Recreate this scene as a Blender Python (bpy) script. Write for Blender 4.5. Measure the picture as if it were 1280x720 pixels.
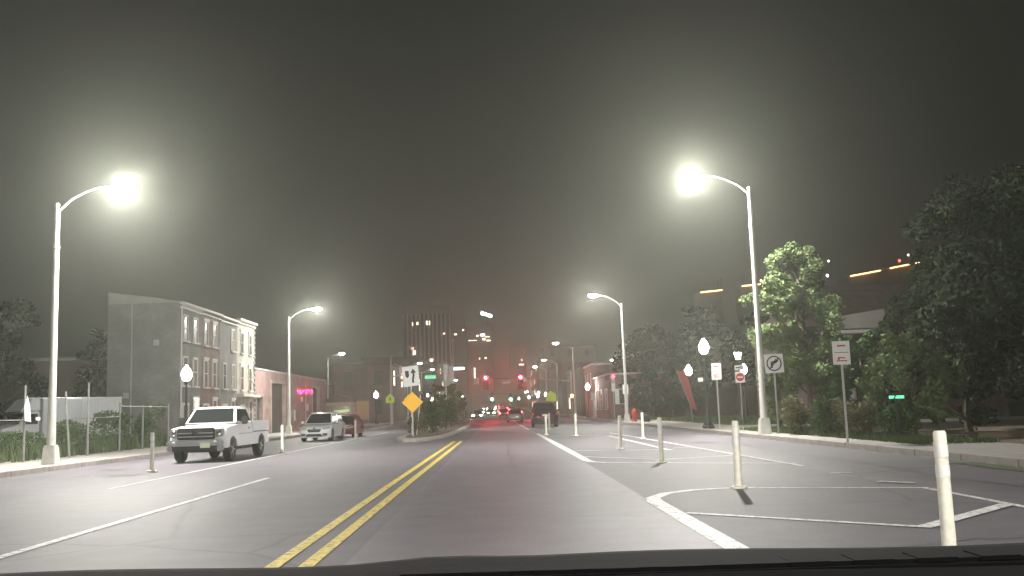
import bpy, bmesh, math, random
from mathutils import Matrix, Vector
R = math.radians
PI = math.pi
S = bpy.context.scene
for o in list(bpy.data.objects): bpy.data.objects.remove(o)
C = S.collection

# ------------------------------------------------------------------ camera
cam_d = bpy.data.cameras.new('camera')
cam_d.sensor_width = 36.0
cam_d.lens = 1200.0 / 1280.0 * 36.0
cam_d.clip_start = 0.05
cam_d.clip_end = 3000
cam = bpy.data.objects.new('camera', cam_d)
C.objects.link(cam)
rot = Matrix(((0.99934047, 0.03098948, -0.01892835), (-0.01487867, -0.12605543, -0.99191162), (-0.03312485, 0.99153905, -0.12551121)))
cam.matrix_world = Matrix.Translation((0, 0, 1.47)) @ rot.to_4x4()
S.camera = cam

# ------------------------------------------------------------------ night sky, exposure
W = bpy.data.worlds.new('World')
S.world = W
W.use_nodes = True
bg = W.node_tree.nodes['Background']
bg.inputs[0].default_value = (0.030, 0.030, 0.027, 1)      # city night sky, lit from below by the town
bg.inputs[1].default_value = 0.09
S.view_settings.view_transform = 'Standard'
S.view_settings.look = 'None'
S.view_settings.exposure = 1.9
S.view_settings.gamma = 1.0
cy = S.cycles
cy.use_denoising = True
try: cy.denoiser = 'OPENIMAGEDENOISE'
except Exception: pass
cy.max_bounces = 5
cy.diffuse_bounces = 3
cy.glossy_bounces = 3
cy.transmission_bounces = 3
cy.volume_bounces = 1
cy.sample_clamp_indirect = 4
cy.caustics_reflective = False
cy.caustics_refractive = False
cy.use_light_tree = True

# low beams of the car the photograph is taken from
for sx in (-.72, .72):
    ld = bpy.data.lights.new('headlamp_beam', 'SPOT'); ld.energy = 520; ld.spot_size = R(36); ld.spot_blend = .6; ld.shadow_soft_size = .08; ld.color = (1, .95, .88)
    lo = bpy.data.objects.new('headlamp_beam', ld); C.objects.link(lo); lo.location = (sx, 1.7, .72); lo.rotation_euler = (R(90 - 8), 0, R(-6))
HAZE = 0.0015
LAMP = 1.0          # overall strength of the street lamps

# ------------------------------------------------------------------ materials
MATS = {}
def mat(name, col, rough=0.6, metal=0.0, var=0.0, scale=3.0, bump=0.0, bscale=40.0, col2=None, spec=0.5, stretch=None, coat=0.0):
    if name in MATS: return MATS[name]
    m = bpy.data.materials.new(name); m.use_nodes = True
    nt = m.node_tree; b = nt.nodes['Principled BSDF']
    b.inputs['Roughness'].default_value = rough
    b.inputs['Metallic'].default_value = metal
    b.inputs['Specular IOR Level'].default_value = spec
    if coat: b.inputs['Coat Weight'].default_value = coat
    c = (*col, 1)
    b.inputs['Base Color'].default_value = c
    tc = nt.nodes.new('ShaderNodeTexCoord'); mp = nt.nodes.new('ShaderNodeMapping')
    nt.links.new(tc.outputs['Object'], mp.inputs[0])
    if stretch: mp.inputs['Scale'].default_value = stretch
    if var or col2:
        n = nt.nodes.new('ShaderNodeTexNoise'); n.inputs['Scale'].default_value = scale
        n.inputs['Detail'].default_value = 6; n.inputs['Roughness'].default_value = 0.65
        nt.links.new(mp.outputs[0], n.inputs['Vector'])
        rp = nt.nodes.new('ShaderNodeValToRGB')
        rp.color_ramp.elements[0].position = 0.32; rp.color_ramp.elements[1].position = 0.70
        a = col2 if col2 else tuple(x * (1 - var) for x in col)
        d = tuple(min(1, x * (1 + var)) for x in col)
        rp.color_ramp.elements[0].color = (*a, 1); rp.color_ramp.elements[1].color = (*d, 1)
        nt.links.new(n.outputs[0], rp.inputs[0]); nt.links.new(rp.outputs[0], b.inputs['Base Color'])
    if bump:
        n2 = nt.nodes.new('ShaderNodeTexNoise'); n2.inputs['Scale'].default_value = bscale; n2.inputs['Detail'].default_value = 4
        nt.links.new(mp.outputs[0], n2.inputs['Vector'])
        bp = nt.nodes.new('ShaderNodeBump'); bp.inputs['Strength'].default_value = bump; bp.inputs['Distance'].default_value = 0.02
        nt.links.new(n2.outputs[0], bp.inputs['Height']); nt.links.new(bp.outputs[0], b.inputs['Normal'])
    MATS[name] = m
    return m
def emit(name, col, s):
    if name in MATS: return MATS[name]
    m = bpy.data.materials.new(name); m.use_nodes = True
    b = m.node_tree.nodes['Principled BSDF']
    b.inputs['Base Color'].default_value = (*[min(.8, c) for c in col], 1)
    b.inputs['Emission Color'].default_value = (*col, 1)
    b.inputs['Emission Strength'].default_value = s
    MATS[name] = m
    return m
def brick(name, col, mortar, sx=1.0):
    if name in MATS: return MATS[name]
    m = bpy.data.materials.new(name); m.use_nodes = True
    nt = m.node_tree; b = nt.nodes['Principled BSDF']; b.inputs['Roughness'].default_value = .85
    tc = nt.nodes.new('ShaderNodeTexCoord')
    sp = nt.nodes.new('ShaderNodeSeparateXYZ'); ad = nt.nodes.new('ShaderNodeMath'); ad.operation = 'ADD'
    cb = nt.nodes.new('ShaderNodeCombineXYZ')
    nt.links.new(tc.outputs['Object'], sp.inputs[0])
    nt.links.new(sp.outputs[0], ad.inputs[0]); nt.links.new(sp.outputs[1], ad.inputs[1])
    nt.links.new(ad.outputs[0], cb.inputs[0]); nt.links.new(sp.outputs[2], cb.inputs[1])
    t = nt.nodes.new('ShaderNodeTexBrick')
    t.inputs['Scale'].default_value = 1.0
    t.inputs['Brick Width'].default_value = .22; t.inputs['Row Height'].default_value = .075; t.inputs['Mortar Size'].default_value = .008
    t.inputs['Color1'].default_value = (*col, 1); t.inputs['Color2'].default_value = (*[c * .75 for c in col], 1)
    t.inputs['Mortar'].default_value = (*mortar, 1)
    nt.links.new(cb.outputs[0], t.inputs['Vector'])
    n = nt.nodes.new('ShaderNodeTexNoise'); n.inputs['Scale'].default_value = .9; n.inputs['Detail'].default_value = 5
    nt.links.new(tc.outputs['Object'], n.inputs['Vector'])
    mx = nt.nodes.new('ShaderNodeMix'); mx.data_type = 'RGBA'; mx.blend_type = 'MULTIPLY'; mx.inputs[0].default_value = .7
    rp = nt.nodes.new('ShaderNodeValToRGB'); rp.color_ramp.elements[0].position = .3; rp.color_ramp.elements[0].color = (.5, .5, .5, 1); rp.color_ramp.elements[1].position = .65
    nt.links.new(n.outputs[0], rp.inputs[0])
    nt.links.new(t.outputs[0], mx.inputs[6]); nt.links.new(rp.outputs[0], mx.inputs[7]); nt.links.new(mx.outputs[2], b.inputs['Base Color'])
    MATS[name] = m
    return m
def asphalt(name, col, rough=.62, crack=True):
    m = bpy.data.materials.new(name); m.use_nodes = True
    nt = m.node_tree; L = nt.links; b = nt.nodes['Principled BSDF']
    tc = nt.nodes.new('ShaderNodeTexCoord')
    def noise(s, d=5, sc=None):
        n = nt.nodes.new('ShaderNodeTexNoise'); n.inputs['Scale'].default_value = s; n.inputs['Detail'].default_value = d
        if sc:
            mp = nt.nodes.new('ShaderNodeMapping'); mp.inputs['Scale'].default_value = sc
            L.new(tc.outputs['Object'], mp.inputs[0]); L.new(mp.outputs[0], n.inputs['Vector'])
        else: L.new(tc.outputs['Object'], n.inputs['Vector'])
        return n
    def mul(a, src, lo, hi, p0=.35, p1=.65):
        rp = nt.nodes.new('ShaderNodeValToRGB')
        rp.color_ramp.elements[0].position = p0; rp.color_ramp.elements[1].position = p1
        rp.color_ramp.elements[0].color = (lo, lo, lo, 1); rp.color_ramp.elements[1].color = (hi, hi, hi, 1)
        L.new(src, rp.inputs[0])
        mx = nt.nodes.new('ShaderNodeMix'); mx.data_type = 'RGBA'; mx.blend_type = 'MULTIPLY'; mx.inputs[0].default_value = 1
        if isinstance(a, tuple): mx.inputs[6].default_value = (*a, 1)
        else: L.new(a, mx.inputs[6])
        L.new(rp.outputs[0], mx.inputs[7])
        return mx.outputs[2]
    c = mul(col, noise(.35, 4, (1, .25, 1)).outputs[0], .84, 1.14)      # long wear streaks along the lanes
    c = mul(c, noise(1.6, 6).outputs[0], .92, 1.1)
    c = mul(c, noise(90, 3).outputs[0], .75, 1.25)
    if crack:
        v = nt.nodes.new('ShaderNodeTexVoronoi'); v.feature = 'DISTANCE_TO_EDGE'; v.inputs['Scale'].default_value = .16
        nn = noise(.8, 6)
        mx = nt.nodes.new('ShaderNodeMix'); mx.data_type = 'VECTOR'; mx.inputs[0].default_value = .22
        L.new(tc.outputs['Object'], mx.inputs[4]); L.new(nn.outputs[1], mx.inputs[5]); L.new(mx.outputs[1], v.inputs['Vector'])
        c = mul(c, v.outputs[0], .62, 1.0, .0, .006)
    L.new(c, b.inputs['Base Color'])
    b.inputs['Roughness'].default_value = rough
    bp = nt.nodes.new('ShaderNodeBump'); bp.inputs['Strength'].default_value = .5; bp.inputs['Distance'].default_value = .01
    L.new(noise(70, 3).outputs[0], bp.inputs['Height']); L.new(bp.outputs[0], b.inputs['Normal'])
    MATS[name] = m
    return m

asphalt('asphalt_old', (.114, .103, .120), .6)
asphalt('asphalt_lane', (.136, .120, .144), .52, False)
asphalt('asphalt_dark', (.102, .093, .108), .62)
def worn(name, col, rough=.55):
    m = mat(name, col, rough, var=.10, scale=6, bump=.2, bscale=60)
    nt = m.node_tree; b = nt.nodes['Principled BSDF']; src = b.inputs['Base Color'].links[0].from_socket
    tc = nt.nodes.new('ShaderNodeTexCoord'); n = nt.nodes.new('ShaderNodeTexNoise'); n.inputs['Scale'].default_value = 9; n.inputs['Detail'].default_value = 9; n.inputs['Roughness'].default_value = .75
    nt.links.new(tc.outputs['Object'], n.inputs['Vector'])
    rp = nt.nodes.new('ShaderNodeValToRGB'); rp.color_ramp.elements[0].position = .40; rp.color_ramp.elements[1].position = .49
    mx = nt.nodes.new('ShaderNodeMix'); mx.data_type = 'RGBA'; nt.links.new(n.outputs[0], rp.inputs[0]); nt.links.new(rp.outputs[0], mx.inputs[0])
    mx.inputs[6].default_value = (.16, .15, .14, 1); nt.links.new(src, mx.inputs[7]); nt.links.new(mx.outputs[2], b.inputs['Base Color'])
    return m
worn('paint_white', (.72, .72, .72)); worn('paint_yellow', (.78, .60, .09))
mat('concrete', (.30, .28, .26), .85, var=.18, scale=1.2, bump=.3)
mat('concrete_kerb', (.34, .31, .29), .8, var=.2, scale=2.5, bump=.3)
mat('galvanised', (.42, .42, .41), .45, .55, var=.12, scale=8)
mat('pole_painted', (.55, .55, .52), .5, .2, var=.1, scale=5)
mat('black_iron', (.018, .018, .02), .45, .2)
mat('black_plastic', (.02, .02, .021), .55)
mat('dash_plastic', (.0035, .0035, .004), .8, spec=.12, bump=.04, bscale=220, var=.2, scale=60)
mat('rubber', (.018, .018, .018), .85)
mat('white_vinyl', (.76, .73, .63), .5, var=.16, scale=9, bump=.15)
mat('reflective_band', (.8, .8, .78), .3)
mat('sign_white', (.78, .78, .77), .4, var=.04, scale=4)
mat('sign_back', (.35, .35, .36), .45, .6)
mat('sign_black', (.015, .015, .015), .5)
mat('sign_red', (.50, .03, .03), .45)
mat('sign_yellow', (.95, .50, .015), .45)
mat('sign_lime', (.55, .85, .03), .45)
mat('sign_green', (.01, .27, .12), .45)
mat('grass', (.055, .085, .025), .9, var=.4, scale=1.5)
mat('dirt', (.10, .07, .05), .95, var=.35, scale=1.2, bump=.5, bscale=8)
mat('tan_path', (.22, .16, .11), .9, var=.15, scale=1.5)
mat('leaf_bright', (.115, .155, .065), .8, spec=.15, var=.35, scale=1.3)
mat('leaf_mid', (.06, .10, .035), .8, spec=.15, var=.4, scale=.9)
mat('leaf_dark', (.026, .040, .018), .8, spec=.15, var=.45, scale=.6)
mat('leaf_olive', (.115, .11, .055), .8, spec=.15, var=.35, scale=2)
mat('bark', (.09, .065, .045), .9, var=.3, scale=6, bump=.6, bscale=20)
mat('car_white', (.76, .78, .82), .22, 0, var=.03, scale=2, coat=.6)
mat('car_maroon', (.085, .02, .026), .2, .2, coat=.6)
mat('car_red', (.30, .03, .04), .25, .1, coat=.6)
mat('car_silver', (.38, .38, .39), .25, .5, coat=.6)
mat('car_dark', (.03, .03, .035), .25, .2, coat=.6)
mat('car_glass', (.012, .014, .015), .06, 0)
mat('chrome', (.6, .6, .6), .12, 1.0)
mat('headlamp_glass', (.55, .55, .55), .1, .5)
mat('rim_metal', (.45, .45, .46), .3, .8)
mat('plate_green', (.62, .72, .50), .5)
mat('stucco_grey', (.27, .26, .24), .9, var=.12, scale=.8, bump=.2)
mat('stucco_light', (.36, .34, .31), .9, var=.1, scale=.8)
mat('trim_white', (.52, .51, .48), .7)
mat('window_dark', (.03, .032, .032), .4, spec=.3)
mat('shutter_door', (.055, .055, .055), .7, var=.2, scale=3, stretch=(1, 1, 8))
mat('curtain', (.20, .18, .16), .5)
mat('orange_panel', (.50, .28, .14), .7, var=.1)
mat('beige_wall', (.42, .36, .26), .85, var=.1)
mat('roof_dark', (.15, .095, .08), .9, var=.25, scale=1.5)
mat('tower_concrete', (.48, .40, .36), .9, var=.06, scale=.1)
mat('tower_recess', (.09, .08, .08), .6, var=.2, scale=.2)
mat('far_wall', (.16, .12, .11), .9, var=.25, scale=.15)
mat('hill', (.03, .035, .02), 1, var=.4, scale=.05)
mat('banner_red', (.42, .10, .09), .8, var=.12, scale=3)
mat('hydrant_red', (.45, .04, .03), .45)
mat('box_white', (.36, .37, .385), .5, var=.06, scale=1.5)
brick('brick_red', (.22, .085, .07), (.22, .19, .17))
brick('brick_dark', (.09, .035, .03), (.09, .08, .07))
brick('brick_pink', (.46, .27, .26), (.34, .30, .28))
brick('brick_cream', (.45, .41, .35), (.36, .33, .29))
brick('brick_grey', (.175, .17, .165), (.20, .19, .18))
brick('brick_storefront', (.34, .14, .12), (.3, .25, .22))
LC = (1.0, .972, .89)
emit('lamp_lens', LC, 1450 * LAMP)
emit('lamp_lens_mid', LC, 950 * LAMP)
emit('lamp_lens_far', LC, 110 * LAMP)
emit('globe_glow', (1.0, .98, .94), 44)
emit('globe_far', (1.0, .95, .88), 8)
emit('globe_warm', (1.0, .84, .6), 35)
emit('signal_red', (1.0, .006, .016), 24)
emit('signal_red_core', (1.0, .03, .05), 1100)
emit('signal_green', (.05, 1.0, .45), 60)
emit('signal_blue', (.08, .5, .9), 20)
emit('signal_off', (.1, .02, .02), .02)
emit('signal_amber', (1.0, .35, .05), 12)
emit('neon_red', (1.0, .006, .05), 13)
emit('head_light', (1.0, .97, .92), 60)
emit('tail_light', (1.0, .03, .05), 45)
emit('window_lit', (1.0, .78, .52), 1.6)
emit('window_lit_pink', (1.0, .62, .52), 1.5)
emit('window_cool', (.95, .95, 1.0), 5)
emit('sign_lit_white', (1, 1, 1), 7)
emit('strip_orange', (1.0, .50, .18), 3)
emit('strip_red', (1.0, .05, .04), 5)
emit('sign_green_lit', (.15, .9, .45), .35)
emit('lime_cloth_glow', (.55, 1.0, .45), .1)

# ------------------------------------------------------------------ mesh helper
class MB:
    def __init__(s): s.v = []; s.f = []
    def add(s, vs, fs):
        n = len(s.v); s.v += [tuple(v) for v in vs]; s.f += [tuple(i + n for i in f) for f in fs]; return s
    def box(s, c, d, rz=0.0, rx=0.0, ry=0.0, taper=1.0):
        m = Matrix.Translation(c) @ Matrix.Rotation(rz, 4, 'Z') @ Matrix.Rotation(ry, 4, 'Y') @ Matrix.Rotation(rx, 4, 'X')
        vs = []
        for z in (-.5, .5):
            t = taper if z > 0 else 1
            for x, y in ((-.5, -.5), (.5, -.5), (.5, .5), (-.5, .5)):
                vs.append(m @ Vector((x * d[0] * t, y * d[1] * t, z * d[2])))
        return s.add(vs, [(0, 3, 2, 1), (4, 5, 6, 7), (0, 1, 5, 4), (1, 2, 6, 5), (2, 3, 7, 6), (3, 0, 4, 7)])
    def tube(s, pts, r, n=8):
        pts = [Vector(p) for p in pts]; rs = r if isinstance(r, (list, tuple)) else [r] * len(pts)
        vs = []; fs = []
        for i, p in enumerate(pts):
            d = (pts[min(i + 1, len(pts) - 1)] - pts[max(i - 1, 0)]).normalized()
            a = Vector((0, 0, 1)) if abs(d.z) < .9 else Vector((0, 1, 0))
            u = d.cross(a).normalized(); w = d.cross(u).normalized()
            for k in range(n):
                t = 2 * PI * k / n
                vs.append(p + (u * math.cos(t) + w * math.sin(t)) * rs[i])
        for i in range(len(pts) - 1):
            for k in range(n):
                a = i * n + k; b = i * n + (k + 1) % n
                fs.append((a, a + n, b + n, b))
        fs.append(tuple(range(n))); fs.append(tuple(reversed(range((len(pts) - 1) * n, len(pts) * n))))
        return s.add(vs, fs)
    def lathe(s, prof, n=16, c=(0, 0, 0), axis='z', sc=(1, 1, 1)):
        vs = []; fs = []
        for r, z in prof:
            for k in range(n):
                t = 2 * PI * k / n
                p = (r * math.cos(t) * sc[0], r * math.sin(t) * sc[1], z * sc[2])
                if axis == 'x': p = (p[2], p[0], p[1])
                if axis == 'y': p = (p[0], p[2], p[1])
                vs.append((p[0] + c[0], p[1] + c[1], p[2] + c[2]))
        for i in range(len(prof) - 1):
            for k in range(n):
                a = i * n + k; b = i * n + (k + 1) % n
                fs.append((a, b, b + n, a + n))
        fs.append(tuple(reversed(range(n)))); fs.append(tuple(range((len(prof) - 1) * n, len(prof) * n)))
        return s.add(vs, fs)
    def prism(s, pts, axis, a, b):
        # pts 2D; axis 'x': pts=(y,z), 'y': pts=(x,z), 'z': pts=(x,y)
        def q(p, t): return {'x': (t, p[0], p[1]), 'y': (p[0], t, p[1]), 'z': (p[0], p[1], t)}[axis]
        n = len(pts)
        vs = [q(p, a) for p in pts] + [q(p, b) for p in pts]
        fs = [tuple(range(n)), tuple(reversed(range(n, 2 * n)))] + [(i, i + n, (i + 1) % n + n, (i + 1) % n) for i in range(n)]
        return s.add(vs, fs)
    def quad(s, *vs): return s.add(vs, [tuple(range(len(vs)))])
    def build(s, name, m, parent=None, loc=None, bevel=0, smooth=False, kind=None, label=None, seg=2, fix=True):
        me = bpy.data.meshes.new(name); me.from_pydata(s.v, [], s.f)
        bm = bmesh.new(); bm.from_mesh(me)
        if fix: bmesh.ops.recalc_face_normals(bm, faces=bm.faces)
        if bevel:
            bmesh.ops.bevel(bm, geom=[e for e in bm.edges if len(e.link_faces) == 2 and e.calc_face_angle(0) > .5], offset=bevel, segments=seg, affect='EDGES', clamp_overlap=True)
        bm.to_mesh(me); bm.free()
        if isinstance(m, str): m = MATS[m]
        me.materials.append(m)
        if smooth:
            me.polygons.foreach_set('use_smooth', [True] * len(me.polygons))
            try: me.set_sharp_from_angle(angle=R(40))
            except Exception: pass
        o = bpy.data.objects.new(name, me); C.objects.link(o)
        if parent: o.parent = parent
        if loc: o.location = loc
        if kind: o['kind'] = kind
        if label: o['label'] = label
        return o
def tag(o, label, cat, group=None):
    o['label'] = label; o['category'] = cat
    if group: o['group'] = group
    return o
def thing(name, label, cat, loc=(0, 0, 0), rz=0.0, group=None):
    o = bpy.data.objects.new(name, None); C.objects.link(o)
    o.location = loc; o.rotation_euler = (0, 0, rz); o.empty_display_size = .3
    return tag(o, label, cat, group)
KIDS = {}
def copy_tree(o, parent=None):
    c = o.copy(); C.objects.link(c)
    if parent: c.parent = parent
    for ch in list(o.children): copy_tree(ch, c)
    return c
def again(o, loc, rz, label, group=None):
    c = copy_tree(o); c.location = loc; c.rotation_euler = (0, 0, rz); c['label'] = label
    if group: c['group'] = group
    return c
def gz(y):      # the road climbs gently in the distance
    if y < 150: return 0.0
    if y < 350: return .00003 * (y - 150) ** 2
    return 1.2 + .012 * (y - 350)

# ------------------------------------------------------------------ ground, roads, pavements
def strip(name, x0, x1, ys, z, m, kind='structure', nx=2, **k):
    b = MB(); vs = []; fs = []
    for y in ys:
        for i in range(nx): vs.append((x0 + (x1 - x0) * i / (nx - 1), y, gz(y) + z))
    for j in range(len(ys) - 1):
        for i in range(nx - 1):
            a = j * nx + i; fs.append((a, a + 1, a + nx + 1, a + nx))
    b.add(vs, fs); return b.build(name, m, kind=kind, **k)
YS = [-60, 0, 60, 120, 150] + list(range(170, 360, 20)) + [400, 500, 700, 1000, 1500]
strip('ground', -700, 700, YS, -.02, 'dirt', nx=8)
strip('road', -14.3, 10.3, [-60, 0, 60, 120, 150] + list(range(170, 360, 20)) + [400, 500, 700, 900], 0, 'asphalt_old')
strip('lane_resurfacing', -1.55, 2.30, [-30, 0, 40, 80, 140], .004, 'asphalt_lane')
strip('bay_resurfacing', 2.30, 6.6, [-30, 0, 40, 75], .004, 'asphalt_dark')
strip('cross_street', -160, -14.3, [143, 150, 157], .004, 'asphalt_old')
strip('cross_street', 10.3, 160, [143, 150, 157], .004, 'asphalt_old')
def pavement(name, x0, x1, y0, y1, m='concrete', h=.15, joints=None):
    b = MB()
    ys = [y for y in [y0, 60, 100, 150, 200, 250, 300, 350, 400] if y0 <= y < y1] + [y1]
    ys = sorted(set(ys))
    for a, c in zip(ys[:-1], ys[1:]):
        vs = [(x0, a, gz(a) - .1), (x1, a, gz(a) - .1), (x1, c, gz(c) - .1), (x0, c, gz(c) - .1),
              (x0, a, gz(a) + h), (x1, a, gz(a) + h), (x1, c, gz(c) + h), (x0, c, gz(c) + h)]
        b.add(vs, [(0, 3, 2, 1), (4, 5, 6, 7), (0, 1, 5, 4), (1, 2, 6, 5), (2, 3, 7, 6), (3, 0, 4, 7)])
    return b.build(name, m, kind='structure')
pavement('pavement_left', -19.45, -14.48, -40, 142, h=.145)
pavement('pavement_left', -17.5, -14.48, 158, 420, h=.145)
pavement('pavement_right', 10.48, 13.6, -40, 142, h=.145)
pavement('pavement_right', 10.48, 13.6, 158, 420, h=.145)
# kerb stones: each a piece of its own along the near stretch, joints open between them
def kerb(x0, x1, y0, y1, fine_to):
    base = MB(); step = 2.4
    yy = fine_to
    while yy < y1 - .1:
        e = min(yy + 20, y1); base.box(((x0 + x1) / 2, (yy + e) / 2, gz(yy) + .05), (x1 - x0, e - yy, .21)); yy = e
    if not base.v: base.box(((x0 + x1) / 2, y1 - .1, .05), (x1 - x0, .2, .21))
    k = base.build('kerb', 'concrete_kerb', kind='structure')
    m = None; y = y0; rnd = random.Random(int(x0 * 10))
    while y < fine_to - .1:
        if m is None:
            st = MB().box((0, 0, 0), (x1 - x0, step - .03, .22)).build('kerb_stone', 'concrete_kerb', parent=k, bevel=.015); m = st.data
        else:
            st = bpy.data.objects.new('kerb_stone', m); C.objects.link(st); st.parent = k
        st.location = ((x0 + x1) / 2, y + step / 2, .052 + rnd.uniform(-.006, .006)); y += step
kerb(-14.48, -14.3, 24, 142, 84)
kerb(10.3, 10.48, 12, 142, 72)
kerb(-14.48, -14.3, 158, 400, 158); kerb(10.3, 10.48, 158, 400, 158)
# verges right of the pavement
pavement('verge_dirt', 13.6, 60, 8, 48, 'dirt', .16)
pavement('side_path', 13.6, 40, 48, 56, 'concrete', .13)
pavement('verge_grass_far', 13.6, 60, 56, 100, 'grass', .17)
strip('path_orange_light_tint', 13.0, 26, [82, 84.5], .18, 'tan_path')  # tan colour stands for orange light falling on the pavement
pavement('yard_ground', -60, -19.45, 20, 58, 'grass', .12)
pavement('lawn_left', -30, -19.45, 111, 142, 'grass', .15)
strip('gutter_grass', 9.75, 10.28, [14, 21], .012, 'grass')

# painted road markings
def line(name, pts, w, m, z=.009, kind='structure'):
    b = MB(); pts = [Vector((p[0], p[1], 0)) for p in pts]; vs = []; fs = []
    ws = w if isinstance(w, (list, tuple)) else [w] * len(pts)
    for i, p in enumerate(pts):
        d0 = (p - pts[i - 1]).normalized() if i else (pts[1] - p).normalized()
        d1 = (pts[i + 1] - p).normalized() if i < len(pts) - 1 else d0
        n = Vector((-(d0.y + d1.y), d0.x + d1.x, 0)).normalized()
        k = 1 / max(.5, abs(n.dot(Vector((-d0.y, d0.x, 0)))))
        for sgn in (1, -1):
            q = p + n * (sgn * ws[i] * k / 2); vs.append((q.x, q.y, gz(q.y) + z))
    for i in range(len(pts) - 1): fs.append((2 * i, 2 * i + 1, 2 * i + 3, 2 * i + 2))
    return b.add(vs, fs).build(name, m, kind=kind)
for x in (-2.27, -1.93): line('yellow_line', [(x, -20), (x, 20), (x + .1, 48)], .15, 'paint_yellow')
line('yellow_line', [(-2.1, 60), (-2.1, 60.1)], .1, 'paint_yellow')
line('white_line', [(-5.67, -10), (-5.67, 24)], .15, 'paint_white')
line('white_line', [(-8.75, 22), (-8.75, 78)], .12, 'paint_white')
line('white_line', [(2.38, 1), (2.36, 14.9), (2.42, 15.5), (2.75, 16.2), (3.3, 16.65), (4.07, 16.8), (6.81, 15.61), (6.76, 12.56), (6.75, 2)],
     [.25, .25, .22, .2, .17, .14, .12, .12, .12], 'paint_white')
line('white_line', [(2.5, 13.2), (4.75, 10.96)], .12, 'paint_white', .013)
line('white_line', [(4.7, 10.9), (6.7, 12.85)], .2, 'paint_white', .017)
line('white_line', [(2.3, 57.8), (2.42, 26.8), (2.48, 26.2), (2.8, 25.6), (6.95, 22.65)], [.25, .25, .22, .15, .13], 'paint_white')
line('white_line', [(6.2, 54), (6.76, 21.6)], .13, 'paint_white', .013)
line('white_line', [(5.5, 48.4), (5.5, 31.2)], .13, 'paint_white', .013)
line('white_line', [(2.5, 51.7), (5.47, 48.4)], .14, 'paint_white', .017)
line('white_line', [(2.5, 33.0), (5.65, 31.3)], .12, 'paint_white', .017)
line('white_line', [(2.5, 28.8), (4.3, 25.9), (6.4, 26.7)], .12, 'paint_white', .019)
line('white_line', [(5.9, 32.7), (6.5, 32.4)], .12, 'paint_white', .019)
line('white_line', [(2.0, 92), (2.2, 70)], .14, 'paint_white')
line('white_line', [(2.0, 136), (2.0, 100)], .12, 'paint_white')
line('white_line', [(6.55, 19.3), (7.0, 19.25)], .13, 'paint_white')
line('white_line', [(6.6, 16.95), (7.0, 16.4)], .13, 'paint_white', .02)
line('stop_line', [(-2.4, 139), (7.5, 139)], .5, 'paint_white')

rnd = random.Random(8)
def crack(x0, y0, x1, y1, w=.035, n=14, amp=.12):
    pts = []
    for k in range(n + 1):
        u = k / n; pts.append((x0 + (x1 - x0) * u + rnd.uniform(-amp, amp), y0 + (y1 - y0) * u + rnd.uniform(-amp, amp)))
    line('crack_seal', pts, [w * rnd.uniform(.5, 1.3) for _ in pts], 'tar', z=.0065)
mat('tar', (.035, .033, .034), .45)
for c in ((2.9, 9.5, 7.5, 10.4), (2.5, 20.5, 9.5, 19.2), (-1.2, 14, 1.9, 13.1), (-5.2, 20, -2.4, 19.0), (.3, 22, .5, 46), (-8.4, 18, -5.9, 19.2), (-13.5, 26, -9.2, 27.5), (8.1, 14, 8.4, 36), (-11.9, 22, -11.6, 33), (5.3, 35, 9.8, 34)):
    crack(*c)
# tar patches and drain grates on the road
rnd = random.Random(4)
for (x, y, w, h) in ((-10.5, 27.5, 1.1, .35), (-12.3, 31.0, .9, .3), (7.7, 36.5, .8, .5)):
    b = MB(); pts = []
    for k in range(10):
        t = 2 * PI * k / 10; pts.append((x + w / 2 * math.cos(t) * rnd.uniform(.75, 1.1), y + h * math.sin(t) * rnd.uniform(.75, 1.1), .012))
    b.quad(*pts).build('tar_patch', 'asphalt_dark', kind='structure')
g = thing('drain_grate', 'dark cast iron drain grate in the gutter before the tall black globe lamp', 'drain grate', (9.85, 46.5, .012))
MB().box((0, 0, .006), (.8, .5, .012)).build('frame', 'black_iron', g)
for k in range(6): MB().box((-.32 + k * .128, 0, .02), (.05, .4, .016)).build('bar', 'galvanised', g)

# ------------------------------------------------------------------ street lamps
def street_lamp(h, arm, side, label, loc, lit='lamp_lens_far', rise=.85, name='street_lamp', sig=False):
    """tapered pole on a square base, one curved arm towards the road (side=+1: arm to +X)"""
    t = thing(name, label, 'street lamp', loc, 0, 'tall street lamps along the road')
    b = MB(); b.lathe([(.16, 0), (.15, .6), (.12, 2.5), (.085, h), (.095, h + .01), (.095, h + .12), (.05, h + .17)], 12)
    b.build('pole', 'pole_painted', t, smooth=True)
    b = MB(); b.box((0, 0, .30), (.46, .46, .6), taper=.82); b.box((0, 0, .62), (.36, .36, .06)); b.build('base', 'pole_painted', t, bevel=.02)
    b = MB(); b.box((0, -.17, .32), (.2, .02, .26)); b.build('hand_hole_cover', 'galvanised', t)
    MB().lathe([(.105, -.07), (.12, -.05), (.12, .05), (.105, .07)], 12, (0, 0, h - 1.4)).build('collar', 'galvanised', t)
    s = side
    pts = [(s * .04, 0, h - .12), (s * arm * .25, 0, h + rise * .40), (s * arm * .5, 0, h + rise * .75), (s * arm * .72, 0, h + rise * .93), (s * arm, 0, h + rise)]
    MB().tube(pts, [.05, .045, .04, .035, .035], 8).build('arm', 'pole_painted', t, smooth=True)
    hd = MB().box((s * (arm + .28), 0, h + rise + .02), (.72, .20, .07), taper=.75).build('lamp_head', 'galvanised', t, bevel=.02)
    pr = [(.02, -.12), (.10, -.115), (.19, -.07), (.22, -.01), (.20, .03), (.16, .045)]
    b = MB(); b.lathe(pr, 12, (s * (arm + .34), 0, h + rise - .025), sc=(1.7, 1.15, 1)); b.build('lens', lit, hd, smooth=True)
    return t
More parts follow.
